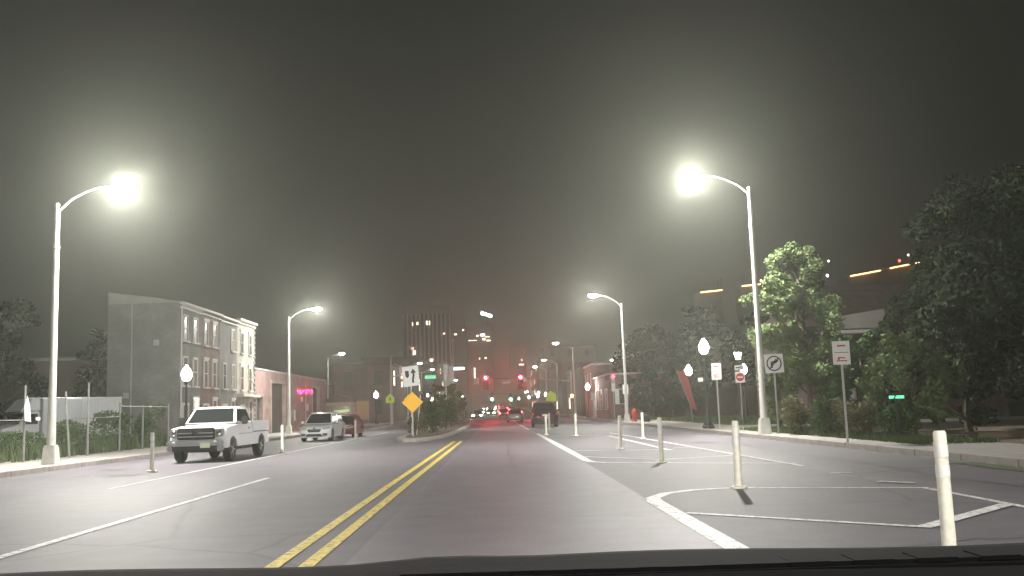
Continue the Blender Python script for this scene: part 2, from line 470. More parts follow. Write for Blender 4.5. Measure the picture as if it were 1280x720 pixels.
street_lamp(8.85, 1.95, 1, 'nearest tall street lamp on the left pavement, in front of the box truck', (-15.17, 33.2, .145), 'lamp_lens', rise=.72)
street_lamp(10.05, 2.0, -1, 'nearest tall street lamp on the right, its pole behind the no turn sign', (10.75, 39.0, .145), 'lamp_lens', rise=.68)
street_lamp(9.25, 1.95, 1, 'street lamp on the left pavement standing in front of the pink brick garage', (-16.75, 78, .145), 'lamp_lens_mid', rise=.75)
street_lamp(9.6, 2.0, -1, 'second tall street lamp on the right, with the red hydrant at its foot', (10.55, 79, .145), 'lamp_lens_mid', rise=.9)
street_lamp(9.4, 1.7, 1, 'slim street lamp on the left beyond the pink garage, above the low beige wall', (-24.1, 138, .145), rise=.7)
street_lamp(9.4, 2.0, -1, 'third street lamp on the right, just past the parked maroon car', (9.6 + 1.0, 132, .145), rise=.8)
street_lamp(9.4, 2.0, -1, 'fourth street lamp on the right, its arm above the right end of the signal mast', (11.2, 178, .145 + gz(178)), rise=.8)
street_lamp(9.4, 2.0, -1, 'fifth and farthest street lamp on the right, just right of the right red signal', (8.0 + 2.6, 206, .145 + gz(206)), rise=.8)
street_lamp(9.4, 2.0, 1, 'far street lamp on the left whose light shows above the two arrow sign', (-16.2, 175, .145 + gz(175)), rise=.8)
street_lamp(9.4, 2.0, 1, 'far street lamp on the left whose light shows above the green street name sign', (-15.9, 204, .145 + gz(204)), rise=.8)
street_lamp(9.4, 2.0, 1, 'smallest far street lamp on the left, low beside the blue signal', (-14.9, 296, .145 + gz(296)), rise=.8)
street_lamp(9.4, 2.0, -1, 'small street lamp in the side street right of the brick storefront', (24.9, 186, .145), rise=.8)
for yy in (-2, -42): street_lamp(10.05, 2.0, -1, 'street lamp on the right pavement behind the camera, %s' % ('close by' if yy > -10 else 'far back'), (10.75, yy, .145), 'lamp_lens')
for yy in (-7,): street_lamp(8.85, 1.95, 1, 'street lamp on the left pavement behind the camera', (-15.17, yy, .145), 'lamp_lens')

def globe_lamp(label, loc, h=4.0, warm=False, detail=True, strength=None):
    t = thing('globe_lamp', label, 'lamp post', loc, 0, 'black lamp posts with glowing globes')
    b = MB(); b.lathe([(.26, 0), (.26, .12), (.17, .18), (.15, .55), (.10, .75), (.085, .8), (.06, 1.2), (.05, h - .55), (.09, h - .5), (.06, h - .42)], 12)
    b.build('post', 'black_iron', t, smooth=True)
    if warm:
        b = MB(); b.lathe([(.10, -.25), (.22, .12), (.23, .14)], 8, (0, 0, h)); b.build('lantern', 'globe_warm', t)
        MB().lathe([(.26, .14), (.15, .26), (.03, .36)], 8, (0, 0, h)).build('cap', 'black_iron', t)
    else:
        b = MB(); b.lathe([(.10, -.38), (.20, -.28), (.26, -.08), (.25, .06), (.17, .22), (.08, .33), (.03, .42)], 14, (0, 0, h)); b.build('globe', 'globe_glow' if detail else 'globe_far', t, smooth=True)
        MB().lathe([(.035, .42), (.04, .46), (.01, .54)], 8, (0, 0, h)).build('finial', 'black_iron', t)
    if detail:
        MB().lathe([(.14, 0), (.14, .08)], 10, (0, 0, h - .46)).build('fitter', 'black_iron', t)
        for k in range(3):
            a = k * 2 * PI / 3 + .3
            MB().tube([(0.05 * math.cos(a), .05 * math.sin(a), .55), (.2 * math.cos(a), .2 * math.sin(a), .25), (.33 * math.cos(a), .33 * math.sin(a), .02)], [.03, .04, .05], 6).build('foot', 'black_iron', t)
    return t
globe_lamp('globe lamp on the left pavement behind the white pickup, in front of the row houses', (-16.0, 50, .145), 3.72)
globe_lamp('large globe lamp on the right at the mouth of the side path', (11.04, 50.8, .145), 4.3)
globe_lamp('lamp post with a warm tapered lantern above a red no entry sign', (15.2, 60.2, .145), 4.25, True)
globe_lamp('globe lamp on the left pavement beside the orange panel beyond the parked cars', (-15.75, 126, .145), 3.8)
globe_lamp('globe lamp on the right in front of the red brick storefront', (11.2, 119, .145), 3.8)
globe_lamp('globe lamp rising behind the red leaning banner', (15.2, 76, .145), 3.95)
globe_lamp('globe lamp behind the no entry sign, nearly hidden by the tree', (19.6, 76, .145), 3.9, detail=False)
far = [('just right of the maroon car roof', 9.6, 191), ('behind the left edge of the maroon car roof', 8.9, 212), ('second left of the maroon car', 7.9, 240),
       ('farthest on the right side, nearest the road centre', 7.4, 330), ('left side, first above the island shrubs', -14.0, 208),
       ('left side, second above the island shrubs', -14.4, 250), ('left side, third above the island shrubs', -13.2, 286), ('left side, farthest one', -13.6, 400)]
for n, x, y in far:
    globe_lamp('tiny far globe lamp ' + n, (x if x > 0 else x, y, gz(y) + .145), 4.0, detail=False)
# more warm lights along the street far away
rnd = random.Random(11)
for i, (x, y) in enumerate([(-11.8, 330), (-12.4, 460), (11.2, 260), (11.5, 285), (11.6, 370), (12.0, 410), (12.3, 450), (-11.5, 500), (11.8, 500), (-16.5, 230), (-12.5, 550), (12, 560)]):
    globe_lamp('far street globe %s of the road, about the %s in its row' % ('left' if x < 0 else 'right', ['ninth', 'tenth', 'fourth', 'fifth', 'sixth', 'seventh', 'eighth', 'eleventh', 'ninth', 'fifth', 'twelfth', 'tenth'][i]),
               (x, y, gz(y) + .145), rnd.choice((3.8, 5.2, 6.5)), detail=False)

# ------------------------------------------------------------------ flexible delineator posts
def delineator():
    t = thing('delineator_post', '', 'bollard', (0, 0, 0), 0, 'white flexible posts marking the bays')
    MB().lathe([(.14, 0), (.14, .03), (.09, .05)], 14).build('base', 'white_vinyl', t, smooth=True)
    MB().lathe([(.08, .04), (.062, .12), (.058, .75), (.056, 1.12), (.045, 1.14)], 14).build('tube', 'white_vinyl', t, smooth=True)
    for z in (.78, .96): MB().lathe([(.0605, -.055), (.0615, 0), (.0605, .055)], 14, (0, 0, z)).build('reflective_band', 'reflective_band', t, smooth=True)
    return t
DL = [((4.0, 8.75), 'nearest and largest white flexible post, at the right front of the frame'),
      ((4.08, 16.64), 'white flexible post on the curved outline of the nearest bay'),
      ((4.1, 24.56), 'white flexible post on the near edge of the second striped bay'),
      ((4.13, 32.9), 'white flexible post on the middle stripe of the second bay'),
      ((6.29, 42.2), 'white flexible post furthest right, on the far right line of the second bay'),
      ((4.02, 50.2), 'white flexible post right of the parked maroon car'),
      ((2.65, 53.6), 'white flexible post directly in front of the maroon car'),
      ((3.6, 68), 'white flexible post half hidden behind the one in front of the maroon car'),
      ((-10.2, 28.8), 'grey-looking flexible post left of the white pickup'),
      ((-9.0, 40.6), 'flexible post just behind the rear wheel of the white pickup'),
      ((-9.1, 62.0), 'flexible post beside the rear of the white car'),
      ((-12.6, 80.0), 'small flexible post on the left beyond the white car')]
d0 = delineator()
for i, ((x, y), l) in enumerate(DL):
    if i == 0: d0.location = (x, y, .01); d0['label'] = l
    else: again(d0, (x, y, .01), i * .7, l)

# ------------------------------------------------------------------ signs
def frame_sign(name, label, cat, loc, z, w, h, post_h, m, rz=0.0, face=None, tilt=0.0, diamond=False, group=None, postm='galvanised', pent=False):
    t = thing(name, label, cat, loc, rz, group)
    MB().box((0, .02, post_h / 2), (.06, .035, post_h)).build('post', postm, t)
    if diamond: b = MB().prism([(0, z - w * .707), (w * .707, z), (0, z + w * .707), (-w * .707, z)], 'y', -.004, 0)
    elif pent: b = MB().prism([(-w / 2, z - h / 2), (w / 2, z - h / 2), (w / 2, z + h * .1), (0, z + h / 2), (-w / 2, z + h * .1)], 'y', -.004, 0)
    else:
        b = MB().prism([(-w / 2, z - h / 2), (w / 2, z - h / 2), (w / 2, z + h / 2), (-w / 2, z + h / 2)], 'y', -.004, 0)
    p = b.build('panel', m, t)
    if tilt:
        p.matrix_local = Matrix.Translation((0, 0, z)) @ Matrix.Rotation(tilt, 4, 'Y') @ Matrix.Translation((0, 0, -z))
    return t, p
def flat(name, polys, m, parent, y=-.006):
    b = MB()
    for p in polys: b.prism(p, 'y', y - .002, y)
    return b.build(name, m, parent)
def ring(cx, cz, r0, r1, a0=0, a1=2 * PI, n=28):
    out = []
    for k in range(n):
        t0 = a0 + (a1 - a0) * k / n; t1 = a0 + (a1 - a0) * (k + 1) / n
        out.append([(cx + r0 * math.cos(t0), cz + r0 * math.sin(t0)), (cx + r1 * math.cos(t0), cz + r1 * math.sin(t0)),
                    (cx + r1 * math.cos(t1), cz + r1 * math.sin(t1)), (cx + r0 * math.cos(t1), cz + r0 * math.sin(t1))])
    return out
def bar(x0, z0, x1, z1, w):
    d = Vector((x1 - x0, z1 - z0)).normalized(); n = Vector((-d.y, d.x)) * w / 2
    return [(x0 + n.x, z0 + n.y), (x0 - n.x, z0 - n.y), (x1 - n.x, z1 - n.y), (x1 + n.x, z1 + n.y)]
# yellow diamond on the island nose
t, p = frame_sign('warning_sign', 'blank orange-yellow diamond sign on the nose of the planted island', 'road sign', (-4.77, 54.4, .14), 1.92, .84, .84, 2.3, 'sign_yellow', diamond=True)
# double arrow sign with shield
t, p = frame_sign('lane_shift_sign', 'tilted white square sign with a black shield and a curving black arrow', 'road sign', (-5.15, 58, .14), 3.52, .98, 1.2, 4.0, 'sign_white', tilt=-.10)
MB().box((.42, .03, 1.2), (.06, .035, 2.4), ry=.12).build('brace', 'galvanised', t)
z = 3.52
flat('shield_mark', [[(-.32, z + .34), (-.32, z + .02), (-.21, z - .10), (-.10, z + .02), (-.10, z + .34)]], 'sign_black', p)
flat('arrow_mark', [bar(.10, z - .42, .10, z - .20, .12), bar(.09, z - .24, .17, z + .02, .12), bar(.17, z - .02, .17, z + .22, .12), [(.00, z + .18), (.34, z + .18), (.17, z + .44)]], 'sign_black', p)
# no right turn
t, p = frame_sign('no_turn_sign', 'white square sign with a black ring and barred turn arrow, on the right lamp pole', 'road sign', (11.22, 38.7, .145), 2.82, .76, .76, 3.2, 'sign_white', tilt=-.03)
z = 2.82
flat('ring_mark', ring(0, z, .26, .31), 'sign_black', p)
flat('arrow_mark', [bar(-.10, z - .18, -.10, z + .04, .08), bar(-.12, z + .02, .08, z + .10, .08), [(.05, z - .01), (.05, z + .2), (.19, z + .10)]], 'sign_black', p)
flat('bar_mark', [bar(-.19, z - .2, .19, z + .2, .05)], 'sign_black', p, -.009)
def parking_sign(label, loc, z, w, h, ph, style):
    t, p = frame_sign('parking_sign', label, 'road sign', loc, z, w, h, ph, 'sign_white', group='white parking signs on the right')
    if style:
        flat('text_mark', [bar(-w * .22, z + h * .30, w * .25, z + h * .31, .05), bar(-w * .3, z - h * .34, w * .3, z - h * .34, .035),
                           [(-w * .3, z - h * .26), (-w * .12, z - h * .20), (-w * .12, z - h * .32)], bar(-w * .2, z - h * .20, w * .2, z - h * .22, .035)], 'sign_red', p)
        flat('divider', [bar(-w * .4, z + .01, w * .4, z + .01, .02)], 'sign_red', p)
    return t
parking_sign('large white parking sign with red marks in front of the leafy tree', (10.12, 29.4, .145), 2.72, .54, .72, 3.0, True).location.x = 10.62
parking_sign('tall white sign beside the large globe lamp', (11.5, 50.2, .145), 2.95, .52, .86, 3.35, True)
parking_sign('small white sign right of the second street lamp pole', (12.0, 90, .145), 2.85, .52, .88, 3.2, False)
parking_sign('small white sign under the globe lamp by the brick storefront', (11.5, 116, .145), 2.6, .5, .85, 3.0, False)
# no entry + small plates
t, p = frame_sign('no_entry_sign', 'red and white no entry sign under the warm lantern post', 'road sign', (14.9, 58.8, .145), 2.83, .58, .66, 3.6, 'sign_white')
flat('red_disc', [[(.25 * math.cos(k * PI / 12), 2.83 + .25 * math.sin(k * PI / 12)) for k in range(24)]], 'sign_red', p)
flat('white_bar', [bar(-.17, 2.83, .17, 2.83, .08)], 'sign_white', p, -.009)
q = MB().box((.0, -.01, 3.4), (.60, .01, .3)).build('upper_plate', 'sign_white', t)
flat('plate_mark', [bar(-.24, 3.4, .2, 3.46, .07), bar(-.1, 3.3, .2, 3.36, .05)], 'sign_black', q, -.018)
# lime crossing signs
t, p = frame_sign('crossing_sign', 'lime pentagon crossing sign left of the island, beside the signal pole', 'road sign', (-11.95, 108, .145), 3.0, .95, 1.0, 3.6, 'sign_lime', pent=True, group='lime crossing signs')
flat('walker_mark', [bar(-.1, 2.75, 0, 3.05, .07), bar(.12, 2.75, 0, 3.05, .07), bar(0, 3.0, 0, 3.2, .1)], 'sign_black', p)
frame_sign('crossing_sign', 'lime pentagon crossing sign partly behind the yellow diamond', 'road sign', (-9.9, 108, .145), 2.85, .95, 1.0, 3.4, 'sign_lime', pent=True, group='lime crossing signs')
frame_sign('crossing_sign', 'bright lime crossing sign at the right rear corner of the maroon car', 'road sign', (5.6 + 2.2, 140, .145), 3.1, 1.5, 1.5, 3.6, 'sign_lime', diamond=False, pent=True, group='lime crossing signs')
# kerbside sign post without plate on island
t = thing('bare_post', 'plain galvanised post standing in the island shrubs', 'post', (-4.0, 76, .14))
MB().box((0, 0, 2.4), (.09, .06, 4.8)).build('shaft', 'galvanised', t); MB().box((0, 0, 4.85), (.3, .1, .1)).build('cap', 'galvanised', t)
# little plates on street lamp poles at right
t = thing('kerb_plate', 'small white plate bracketed to the large globe lamp post', 'sign', (10.72, 50.6, .145))
MB().box((0, 0, 2.55), (.26, .02, .2)).build('plate', 'sign_white', t); MB().box((.16, .05, 2.55), (.2, .03, .03)).build('bracket', 'galvanised', t)
# leaning red banner
t = thing('feather_banner', 'faded red feather banner leaning on its pole near the grass', 'banner', (14.1, 70, .16))
MB().tube([(.05, 0, 0), (-.1, 0, 1.2), (-1.0, 0, 3.75)], [.03, .025, .02], 6).build('pole', 'galvanised', t)
b = MB(); vs = []; n = 9
for k in range(n):
    u = k / (n - 1); zz = .95 + 2.8 * u; xl = -.02 - .98 * u - .03 * math.sin(5 * u); w = .42 + .25 * u - (.0 if u < .9 else .1)
    vs += [(xl, .05 * math.sin(6 * u), zz), (xl + w, .12 * math.sin(6 * u + 1), zz - .1)]
b.add(vs, [(2 * k, 2 * k + 1, 2 * k + 3, 2 * k + 2) for k in range(n - 1)])
b.add([(v[0], v[1] + .01, v[2]) for v in vs], [(2 * k, 2 * k + 2, 2 * k + 3, 2 * k + 1) for k in range(n - 1)])
b.build('cloth', 'banner_red', t, smooth=True, fix=False)
# hydrant-like red box
t = thing('fire_hydrant', 'red hydrant at the foot of the second right street lamp', 'hydrant', (11.05, 78.2, .145))
MB().lathe([(.22, 0), (.22, .06), (.17, .1), (.17, .7), (.2, .72), (.2, .78), (.16, .95), (.06, 1.05), (.04, 1.12)], 12).build('barrel', 'hydrant_red', t, smooth=True)
for s in (-1, 1): MB().lathe([(.075, 0), (.075, .12)], 8, (s * .16, 0, .6), axis='x', sc=(1, 1, s)).build('nozzle', 'hydrant_red', t)
t = tag(MB().box((11.9, 77.5, .38), (.55, .55, .5), taper=.9).build('utility_box', 'black_plastic', bevel=.03), 'low black utility box beside the red hydrant', 'utility box')

# ------------------------------------------------------------------ traffic signals
def signal_head(parent, x, z, lit, y=-.1, back=False):
    h = MB().box((x, y, z), (.76, .24, 2.1)).build('signal_housing', 'black_plastic' if not back else 'galvanised', parent, bevel=.02)
    fy = y - .12
    if not back:
        for k, (nm, off) in enumerate((('red', .69), ('amber', 0), ('green', -.69))):
            m = {'red': 'signal_red', 'green': 'signal_green'}[lit] if nm == lit else 'signal_off'
            MB().lathe([(.33, 0), (.30, .03), (.04, .05)], 16, (x, fy + .005, z + off), axis='y', sc=(1, 1, -1)).build('lens', m, h)
            if nm == lit == 'red': MB().lathe([(.13, 0), (.11, .04), (.02, .06)], 12, (x, fy - .03, z + off), axis='y', sc=(1, 1, -1)).build('bulb', 'signal_red_core', h)
            b = MB()
            for j in range(7):
                a0 = PI * (j) / 7; a1 = PI * (j + 1) / 7
                p = [(x + .34 * math.cos(a0), fy, z + off + .34 * math.sin(a0)), (x + .34 * math.cos(a1), fy, z + off + .34 * math.sin(a1))]
                b.add([p[0], p[1], (p[1][0], fy - .2, p[1][2]), (p[0][0], fy - .2, p[0][2])], [(0, 1, 2, 3), (3, 2, 1, 0)])
            b.build('visor', 'black_plastic', h, fix=False)
    return h
# mast arm from the right pole with two red signals
t = thing('signal_mast', 'signal mast reaching from the right kerb, holding the two red lights', 'traffic signal', (10.9, 141, .1))
MB().lathe([(.2, 0), (.18, .5), (.13, 6.6)], 10).build('pole', 'galvanised', t)
MB().tube([(0, 0, 5.2), (-5, 0, 5.75), (-13.0, 0, 6.0)], [.11, .09, .05], 8).build('mast_arm', 'galvanised', t)
signal_head(t, -7.4, 5.30, 'red'); signal_head(t, -12.5, 5.38, 'red')
b = MB().box((-9.35, -.08, 5.35), (1.5, .03, .42)).build('street_name_sign', 'sign_green', t)
MB().box((-9.35, -.1, 5.35), (1.1, .012, .14)).build('lettering', 'sign_white', b)
MB().box((-11.75, -.06, 5.7), (.6, .03, .75)).build('lane_plate', 'orange_panel', t)
MB().box((-6.75, -.06, 5.65), (.5, .03, .6)).build('turn_plate', 'sign_white', t, label='small pinkish white plate right of the right signal')
# left arm with lane plate
t = thing('signal_mast', 'long left signal mast with curved lamp arm and green street name sign', 'traffic signal', (-13.2, 121, .1))
MB().lathe([(.24, 0), (.2, .5), (.16, 6.5), (.1, 8.6)], 10).build('pole', 'pole_painted', t)
MB().tube([(0, 0, 5.95), (3.5, 0, 6.35), (7.4, 0, 6.45)], [.12, .09, .06], 8).build('mast_arm', 'pole_painted', t)
MB().tube([(0, 0, 8.4), (.5, 0, 9.0), (1.2, 0, 9.45), (1.9, 0, 9.4)], .05, 8).build('lamp_arm', 'pole_painted', t)
MB().box((2.2, 0, 9.38), (.5, .22, .1)).build('lamp_head', 'galvanised', t)
b = MB().box((4.9, -.1, 5.75), (1.35, .03, .4)).build('street_name_sign', 'sign_green_lit', t)
MB().box((4.9, -.12, 5.75), (1.0, .012, .12)).build('lettering', 'sign_white', b)
MB().box((1.55, -.3, 5.45), (.75, .3, .4)).build('signal_housing', 'sign_yellow', t, label='yellow signal seen end on')
MB().box((1.1, 0, 6.4), (.12, .12, 1.6)).build('camera_mast', 'galvanised', t)
signal_head(t, 6.9, 6.3, None, back=True); signal_head(t, 7.9 - .4, 5.9, None, back=True)
# lane use sign left of the left red signal
t = thing('lane_use_sign', 'small pinkish white square sign left of the left red signal', 'road sign', (-3.5, 150, .02))
t.location = (-3.4, 150, 0)
MB().tube([(-.35, 0, 0), (-.35, 0, 7.6)], .06, 6).build('post', 'galvanised', t)
b = MB().box((.25, -.05, 6.0), (.75, .03, .95)).build('panel', 'sign_white', t)
flat('arrow_mark', [bar(.1, 5.75, .1, 6.1, .08), bar(.1, 6.1, .4, 6.25, .08)], 'sign_red', b, -.07)
# farther signals
t = thing('signal_mast', 'distant signal mast with two green lights over the road', 'traffic signal', (10.6, 262, gz(262)))
MB().lathe([(.2, 0), (.12, 6.5)], 8).build('pole', 'galvanised', t)
MB().tube([(0, 0, 5.2), (-13, 0, 5.6)], [.11, .06], 6).build('mast_arm', 'galvanised', t)
signal_head(t, -6.9, 4.55, 'green'); signal_head(t, -12.0, 4.75, 'green')
t = thing('signal_mast', 'distant left signal mast with a blue-green light', 'traffic signal', (-12.7, 258, gz(258)))
MB().lathe([(.2, 0), (.12, 6.5)], 8).build('pole', 'galvanised', t)
MB().tube([(0, 0, 5.1), (8, 0, 5.4)], [.11, .06], 6).build('mast_arm', 'galvanised', t)
h = MB().box((2.1, -.1, 4.4), (.6, .3, 1.9)).build('signal_housing', 'black_plastic', t)
MB().lathe([(.28, 0), (.2, .05)], 12, (2.1, -.26, 3.8), axis='y', sc=(1, 1, -1)).build('lens', 'signal_blue', h)
# crosswalk orange hand by right lamp
t = thing('walk_signal', 'small orange pedestrian signal by the third right lamp post', 'traffic signal', (9.9, 128, .1))
MB().tube([(.4, 0, 0), (.4, 0, 3.2)], .05, 6).build('post', 'galvanised', t)
h = MB().box((0, 0, 2.9), (.55, .3, .55)).build('signal_housing', 'black_plastic', t)
MB().box((0, -.16, 2.9), (.32, .02, .36)).build('lens', 'signal_amber', h)

# ------------------------------------------------------------------ planted median island
def leaves(pts, size, seed, per=1, flat_=0.0):
    """many small bent leaf faces; pts = [(centre, radius vector, count)]"""
    rnd = random.Random(seed); vs = []; fs = []
    for c, r, n in pts:
        for _ in range(n):
            while True:
                p = Vector((rnd.uniform(-1, 1), rnd.uniform(-1, 1), rnd.uniform(-1, 1)))
                if .25 < p.length < 1: break
            p = Vector((c[0] + p.x * r[0], c[1] + p.y * r[1], c[2] + p.z * r[2]))
            s = size * rnd.uniform(.6, 1.4)
            a = Vector((rnd.gauss(0, 1), rnd.gauss(0, 1), rnd.gauss(0, .8))).normalized()
            b = a.cross(Vector((rnd.gauss(0, 1), rnd.gauss(0, 1), rnd.gauss(0, 1)))).normalized()
            k = len(vs)
            vs += [p - a * s, p + b * s * .42, p + a * s, p - b * s * .42]
            fs.append((k, k + 1, k + 2, k + 3))
    return vs, fs
def leafmesh(name, pts, size, seed, m, parent=None):
    vs, fs = leaves(pts, size, seed)
    b = MB(); b.v = [tuple(v) for v in vs]; b.f = fs
    return b.build(name, m, parent, fix=False)

def island():
    out = []
    L = [(-4.9, 49.6), (-5.4, 51.5), (-5.75, 56), (-5.8, 60), (-5.7, 75), (-5.2, 95), (-4.2, 118)]
    Rr = [(-3.2, 118), (-2.75, 95), (-2.65, 75), (-2.85, 60), (-3.1, 54), (-3.6, 50.6), (-4.2, 49.4)]
    pts = L + Rr
    b = MB().prism(pts, 'z', -.05, .15); b.build('median_island', 'concrete_kerb', kind='structure', bevel=.02)
    cx = sum(p[0] for p in pts) / len(pts)
    inn = [(cx + (x - cx) * .76, 51.5 + (y - 49.4) * .955) for x, y in pts]
    MB().prism(inn, 'z', .1, .165).build('planting_soil', 'dirt', kind='structure')
island()
rnd = random.Random(21)
def shrub(label, loc, r, h, m, seed, n=900, size=.09, group='shrubs planted on the median island', name='shrub', olive=False):
    t = thing(name, label, 'shrub', loc, 0, group)
    rr = random.Random(seed); b = MB()
    cl = []
    for k in range(7):
        a = rr.uniform(0, 2 * PI); q = rr.uniform(.2, 1) * r * .8; z = h * rr.uniform(.45, .95)
        b.tube([(0, 0, 0), (math.cos(a) * q * .4, math.sin(a) * q * .4, z * .5), (math.cos(a) * q, math.sin(a) * q, z)], [.025, .018, .006], 5)
        cl.append(((math.cos(a) * q, math.sin(a) * q, z), (r * .42, r * .42, h * .25), n // 9))
    cl.append(((0, 0, h * .4), (r * .85, r * .85, h * .42), n // 4))
    b.build('stem', 'bark', t)
    leafmesh('foliage', cl, size, seed, m, t)
    return t
SH = [(-4.9, 58.5, .8, 1.2, 'leaf_olive', 'low greyish shrub just behind the yellow diamond sign'), (-4.2, 62, .9, 1.7, 'leaf_mid', 'green shrub right behind the sign posts on the island'),
      (-4.6, 68, 1.1, 2.3, 'leaf_olive', 'wide olive shrub near the middle of the island'), (-4.0, 74, 1.0, 2.1, 'leaf_mid', 'shrub around the bare post on the island'),
      (-4.4, 84, 1.2, 2.5, 'leaf_mid', 'round shrub past the bare post on the island'), (-3.9, 94, 1.2, 2.2, 'leaf_olive', 'last low shrub at the far end of the island')]
for i, (x, y, r, h, m, l) in enumerate(SH): shrub(l, (x, y, .16), r, h, m, 100 + i, n=1500, size=.085)

def tree(label, loc, h, cr, crown_z, m, seed, n, size, name='tree', group=None, trunk_r=.16, lobes=16, squash=.55, lean=(0, 0)):
    t = thing(name, label, 'tree', loc, 0, group)
    rr = random.Random(seed); b = MB()
    top = Vector((lean[0], lean[1], h * .8))
    b.tube([(0, 0, 0), (rr.uniform(-.1, .1), 0, crown_z * .6), top * .6 + Vector((rr.uniform(-.2, .2), 0, 0)), top], [trunk_r * 1.25, trunk_r * .9, trunk_r * .55, .03], 8)
    cl = []
    for k in range(lobes):
        a = k * 2.399 + rr.uniform(-.4, .4); u = (k + .5) / lobes
        z = crown_z + (h - crown_z) * (.08 + .84 * u)
        env = math.sin(PI * min(1, .18 + .80 * u)) ** .7
        q = cr * env * rr.uniform(.45, .95)
        e = Vector((math.cos(a) * q + lean[0] * u, math.sin(a) * q + lean[1] * u, z))
        st = Vector((lean[0] * u * .6, lean[1] * u * .6, max(crown_z * .55, z - q * .8)))
        b.tube([st, (st + e) / 2 + Vector((0, 0, .15)), e], [trunk_r * .4, trunk_r * .22, .015], 5)
        s = cr * rr.uniform(.30, .50)
        for j in range(4):
            o = Vector((rr.uniform(-1, 1), rr.uniform(-1, 1), rr.uniform(-.7, .8))) * s * .75
            cl.append((e + o, (s * rr.uniform(.35, .6), s * rr.uniform(.35, .6), s * squash * rr.uniform(.4, .8)), n // (lobes * 4)))
    b.build('trunk', 'bark', t, smooth=True)
    leafmesh('crown', cl, size, seed + 1, m, t)
    return t
for i, (x, y, h, l) in enumerate([(-4.5, 70, 3.3, 'slim young tree on the island left of the bare post'), (-3.9, 80, 3.4, 'small young tree on the island right of the bare post'), (-4.3, 90, 4.0, 'taller young tree toward the far end of the island')]):
    tree(l, (x, y, .16), h, 1.2, 1.2, 'leaf_olive', 300 + i, 2600, .08, trunk_r=.05, lobes=9, group='young trees on the median island')

# ------------------------------------------------------------------ trees and hedges on the right
tree('tall leafy light-green tree right of the nearest right street lamp', (13.3, 40.5, .16), 8.1, 1.95, 1.3, 'leaf_bright', 7, 24000, .10, trunk_r=.14, lobes=22, squash=.8, lean=(-.5, 0))
tree('smaller green tree behind the large parking sign', (13.9, 36.5, .16), 3.7, 1.6, .5, 'leaf_mid', 17, 12000, .10, trunk_r=.1, lobes=14, squash=.8)
tree('low broad bushy tree with pale leaves right of the large parking sign', (13.6, 31.5, .16), 3.3, 1.6, .4, 'leaf_bright', 27, 7000, .10, trunk_r=.07, lobes=13, squash=.8)
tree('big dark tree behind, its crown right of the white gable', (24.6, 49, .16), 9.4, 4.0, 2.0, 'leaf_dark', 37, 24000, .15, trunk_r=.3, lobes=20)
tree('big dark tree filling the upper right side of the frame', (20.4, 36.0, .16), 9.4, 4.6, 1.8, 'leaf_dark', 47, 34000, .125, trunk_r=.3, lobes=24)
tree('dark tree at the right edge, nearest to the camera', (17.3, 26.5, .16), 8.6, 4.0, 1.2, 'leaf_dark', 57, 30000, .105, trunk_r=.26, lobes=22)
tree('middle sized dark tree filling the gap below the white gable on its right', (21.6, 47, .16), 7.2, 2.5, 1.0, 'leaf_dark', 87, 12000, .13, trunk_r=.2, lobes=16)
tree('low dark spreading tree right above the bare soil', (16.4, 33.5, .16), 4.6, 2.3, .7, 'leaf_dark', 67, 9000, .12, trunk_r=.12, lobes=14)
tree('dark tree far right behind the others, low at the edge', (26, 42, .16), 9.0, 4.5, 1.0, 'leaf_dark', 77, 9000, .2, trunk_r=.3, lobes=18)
shrub('clipped olive hedge shrub at the foot of the right lamp pole', (11.75, 37.3, .15), .85, 1.35, 'leaf_olive', 210, n=4200, size=.05, group='shrubs along the right pavement')
shrub('darker rounded hedge shrub second from the right lamp pole', (12.0, 35.0, .15), .8, 1.25, 'leaf_mid', 211, n=4200, size=.05, group='shrubs along the right pavement')
shrub('green hedge shrub under the large parking sign', (12.3, 32.6, .15), .85, 1.3, 'leaf_olive', 212, n=4200, size=.05, group='shrubs along the right pavement')
shrub('loose low shrub spilling over the pavement edge', (12.6, 30.3, .15), .8, 1.0, 'leaf_mid', 213, n=3200, size=.055, group='shrubs along the right pavement')
shrub('silvery pale shrub behind the right lamp pole', (12.4, 42.5, .15), .9, 2.6, 'leaf_bright', 214, n=3200, size=.07, group='shrubs along the right pavement')
def grass(name, label, x0, x1, y0, y1, n, h, seed, z=.16, m='grass'):
    rr = random.Random(seed); b = MB()
    for _ in range(n):
        x = rr.uniform(x0, x1); y = rr.uniform(y0, y1); a = rr.uniform(0, PI); hh = h * rr.uniform(.4, 1.2); w = .012 + hh * .05
        dx = math.cos(a) * w; dy = math.sin(a) * w; lx = rr.gauss(0, .25) * hh; ly = rr.gauss(0, .25) * hh
        b.add([(x - dx, y - dy, z), (x + dx, y + dy, z), (x + lx, y + ly, z + hh)], [(0, 1, 2)])
    o = b.build(name, m, kind='stuff', fix=False); o['label'] = label; o['category'] = 'grass'; return o
grass('grass', 'tufts of grass along the right pavement edge under the hedge', 11.4, 13.6, 26, 46, 9000, .16, 5)
grass('grass', 'rough grass field on the right beyond the side path', 13.6, 30, 56, 82, 9000, .3, 6, .17)
grass('grass', 'weeds and tall grass behind the mesh fence on the left', -34, -17.75, 33, 58, 14000, .7, 8, .12)
grass('grass', 'short grass on the lawn beyond the low beige wall', -24, -19.5, 112, 140, 3000, .25, 9)
# fallen pale edging on soil
for i, (x, y, l, a) in enumerate(((16.0, 28.8, 3.4, .1), (17.2, 26.6, 5.0, -.06))):
    tag(MB().box((x, y, .24), (l, .18, .16), rz=a).build('timber_edging', 'tan_path', bevel=.02), 'low %s timber edging lying on the soil under the dark trees' % ('short pale' if i == 0 else 'long brown'), 'edging', 'timber edgings on the soil')
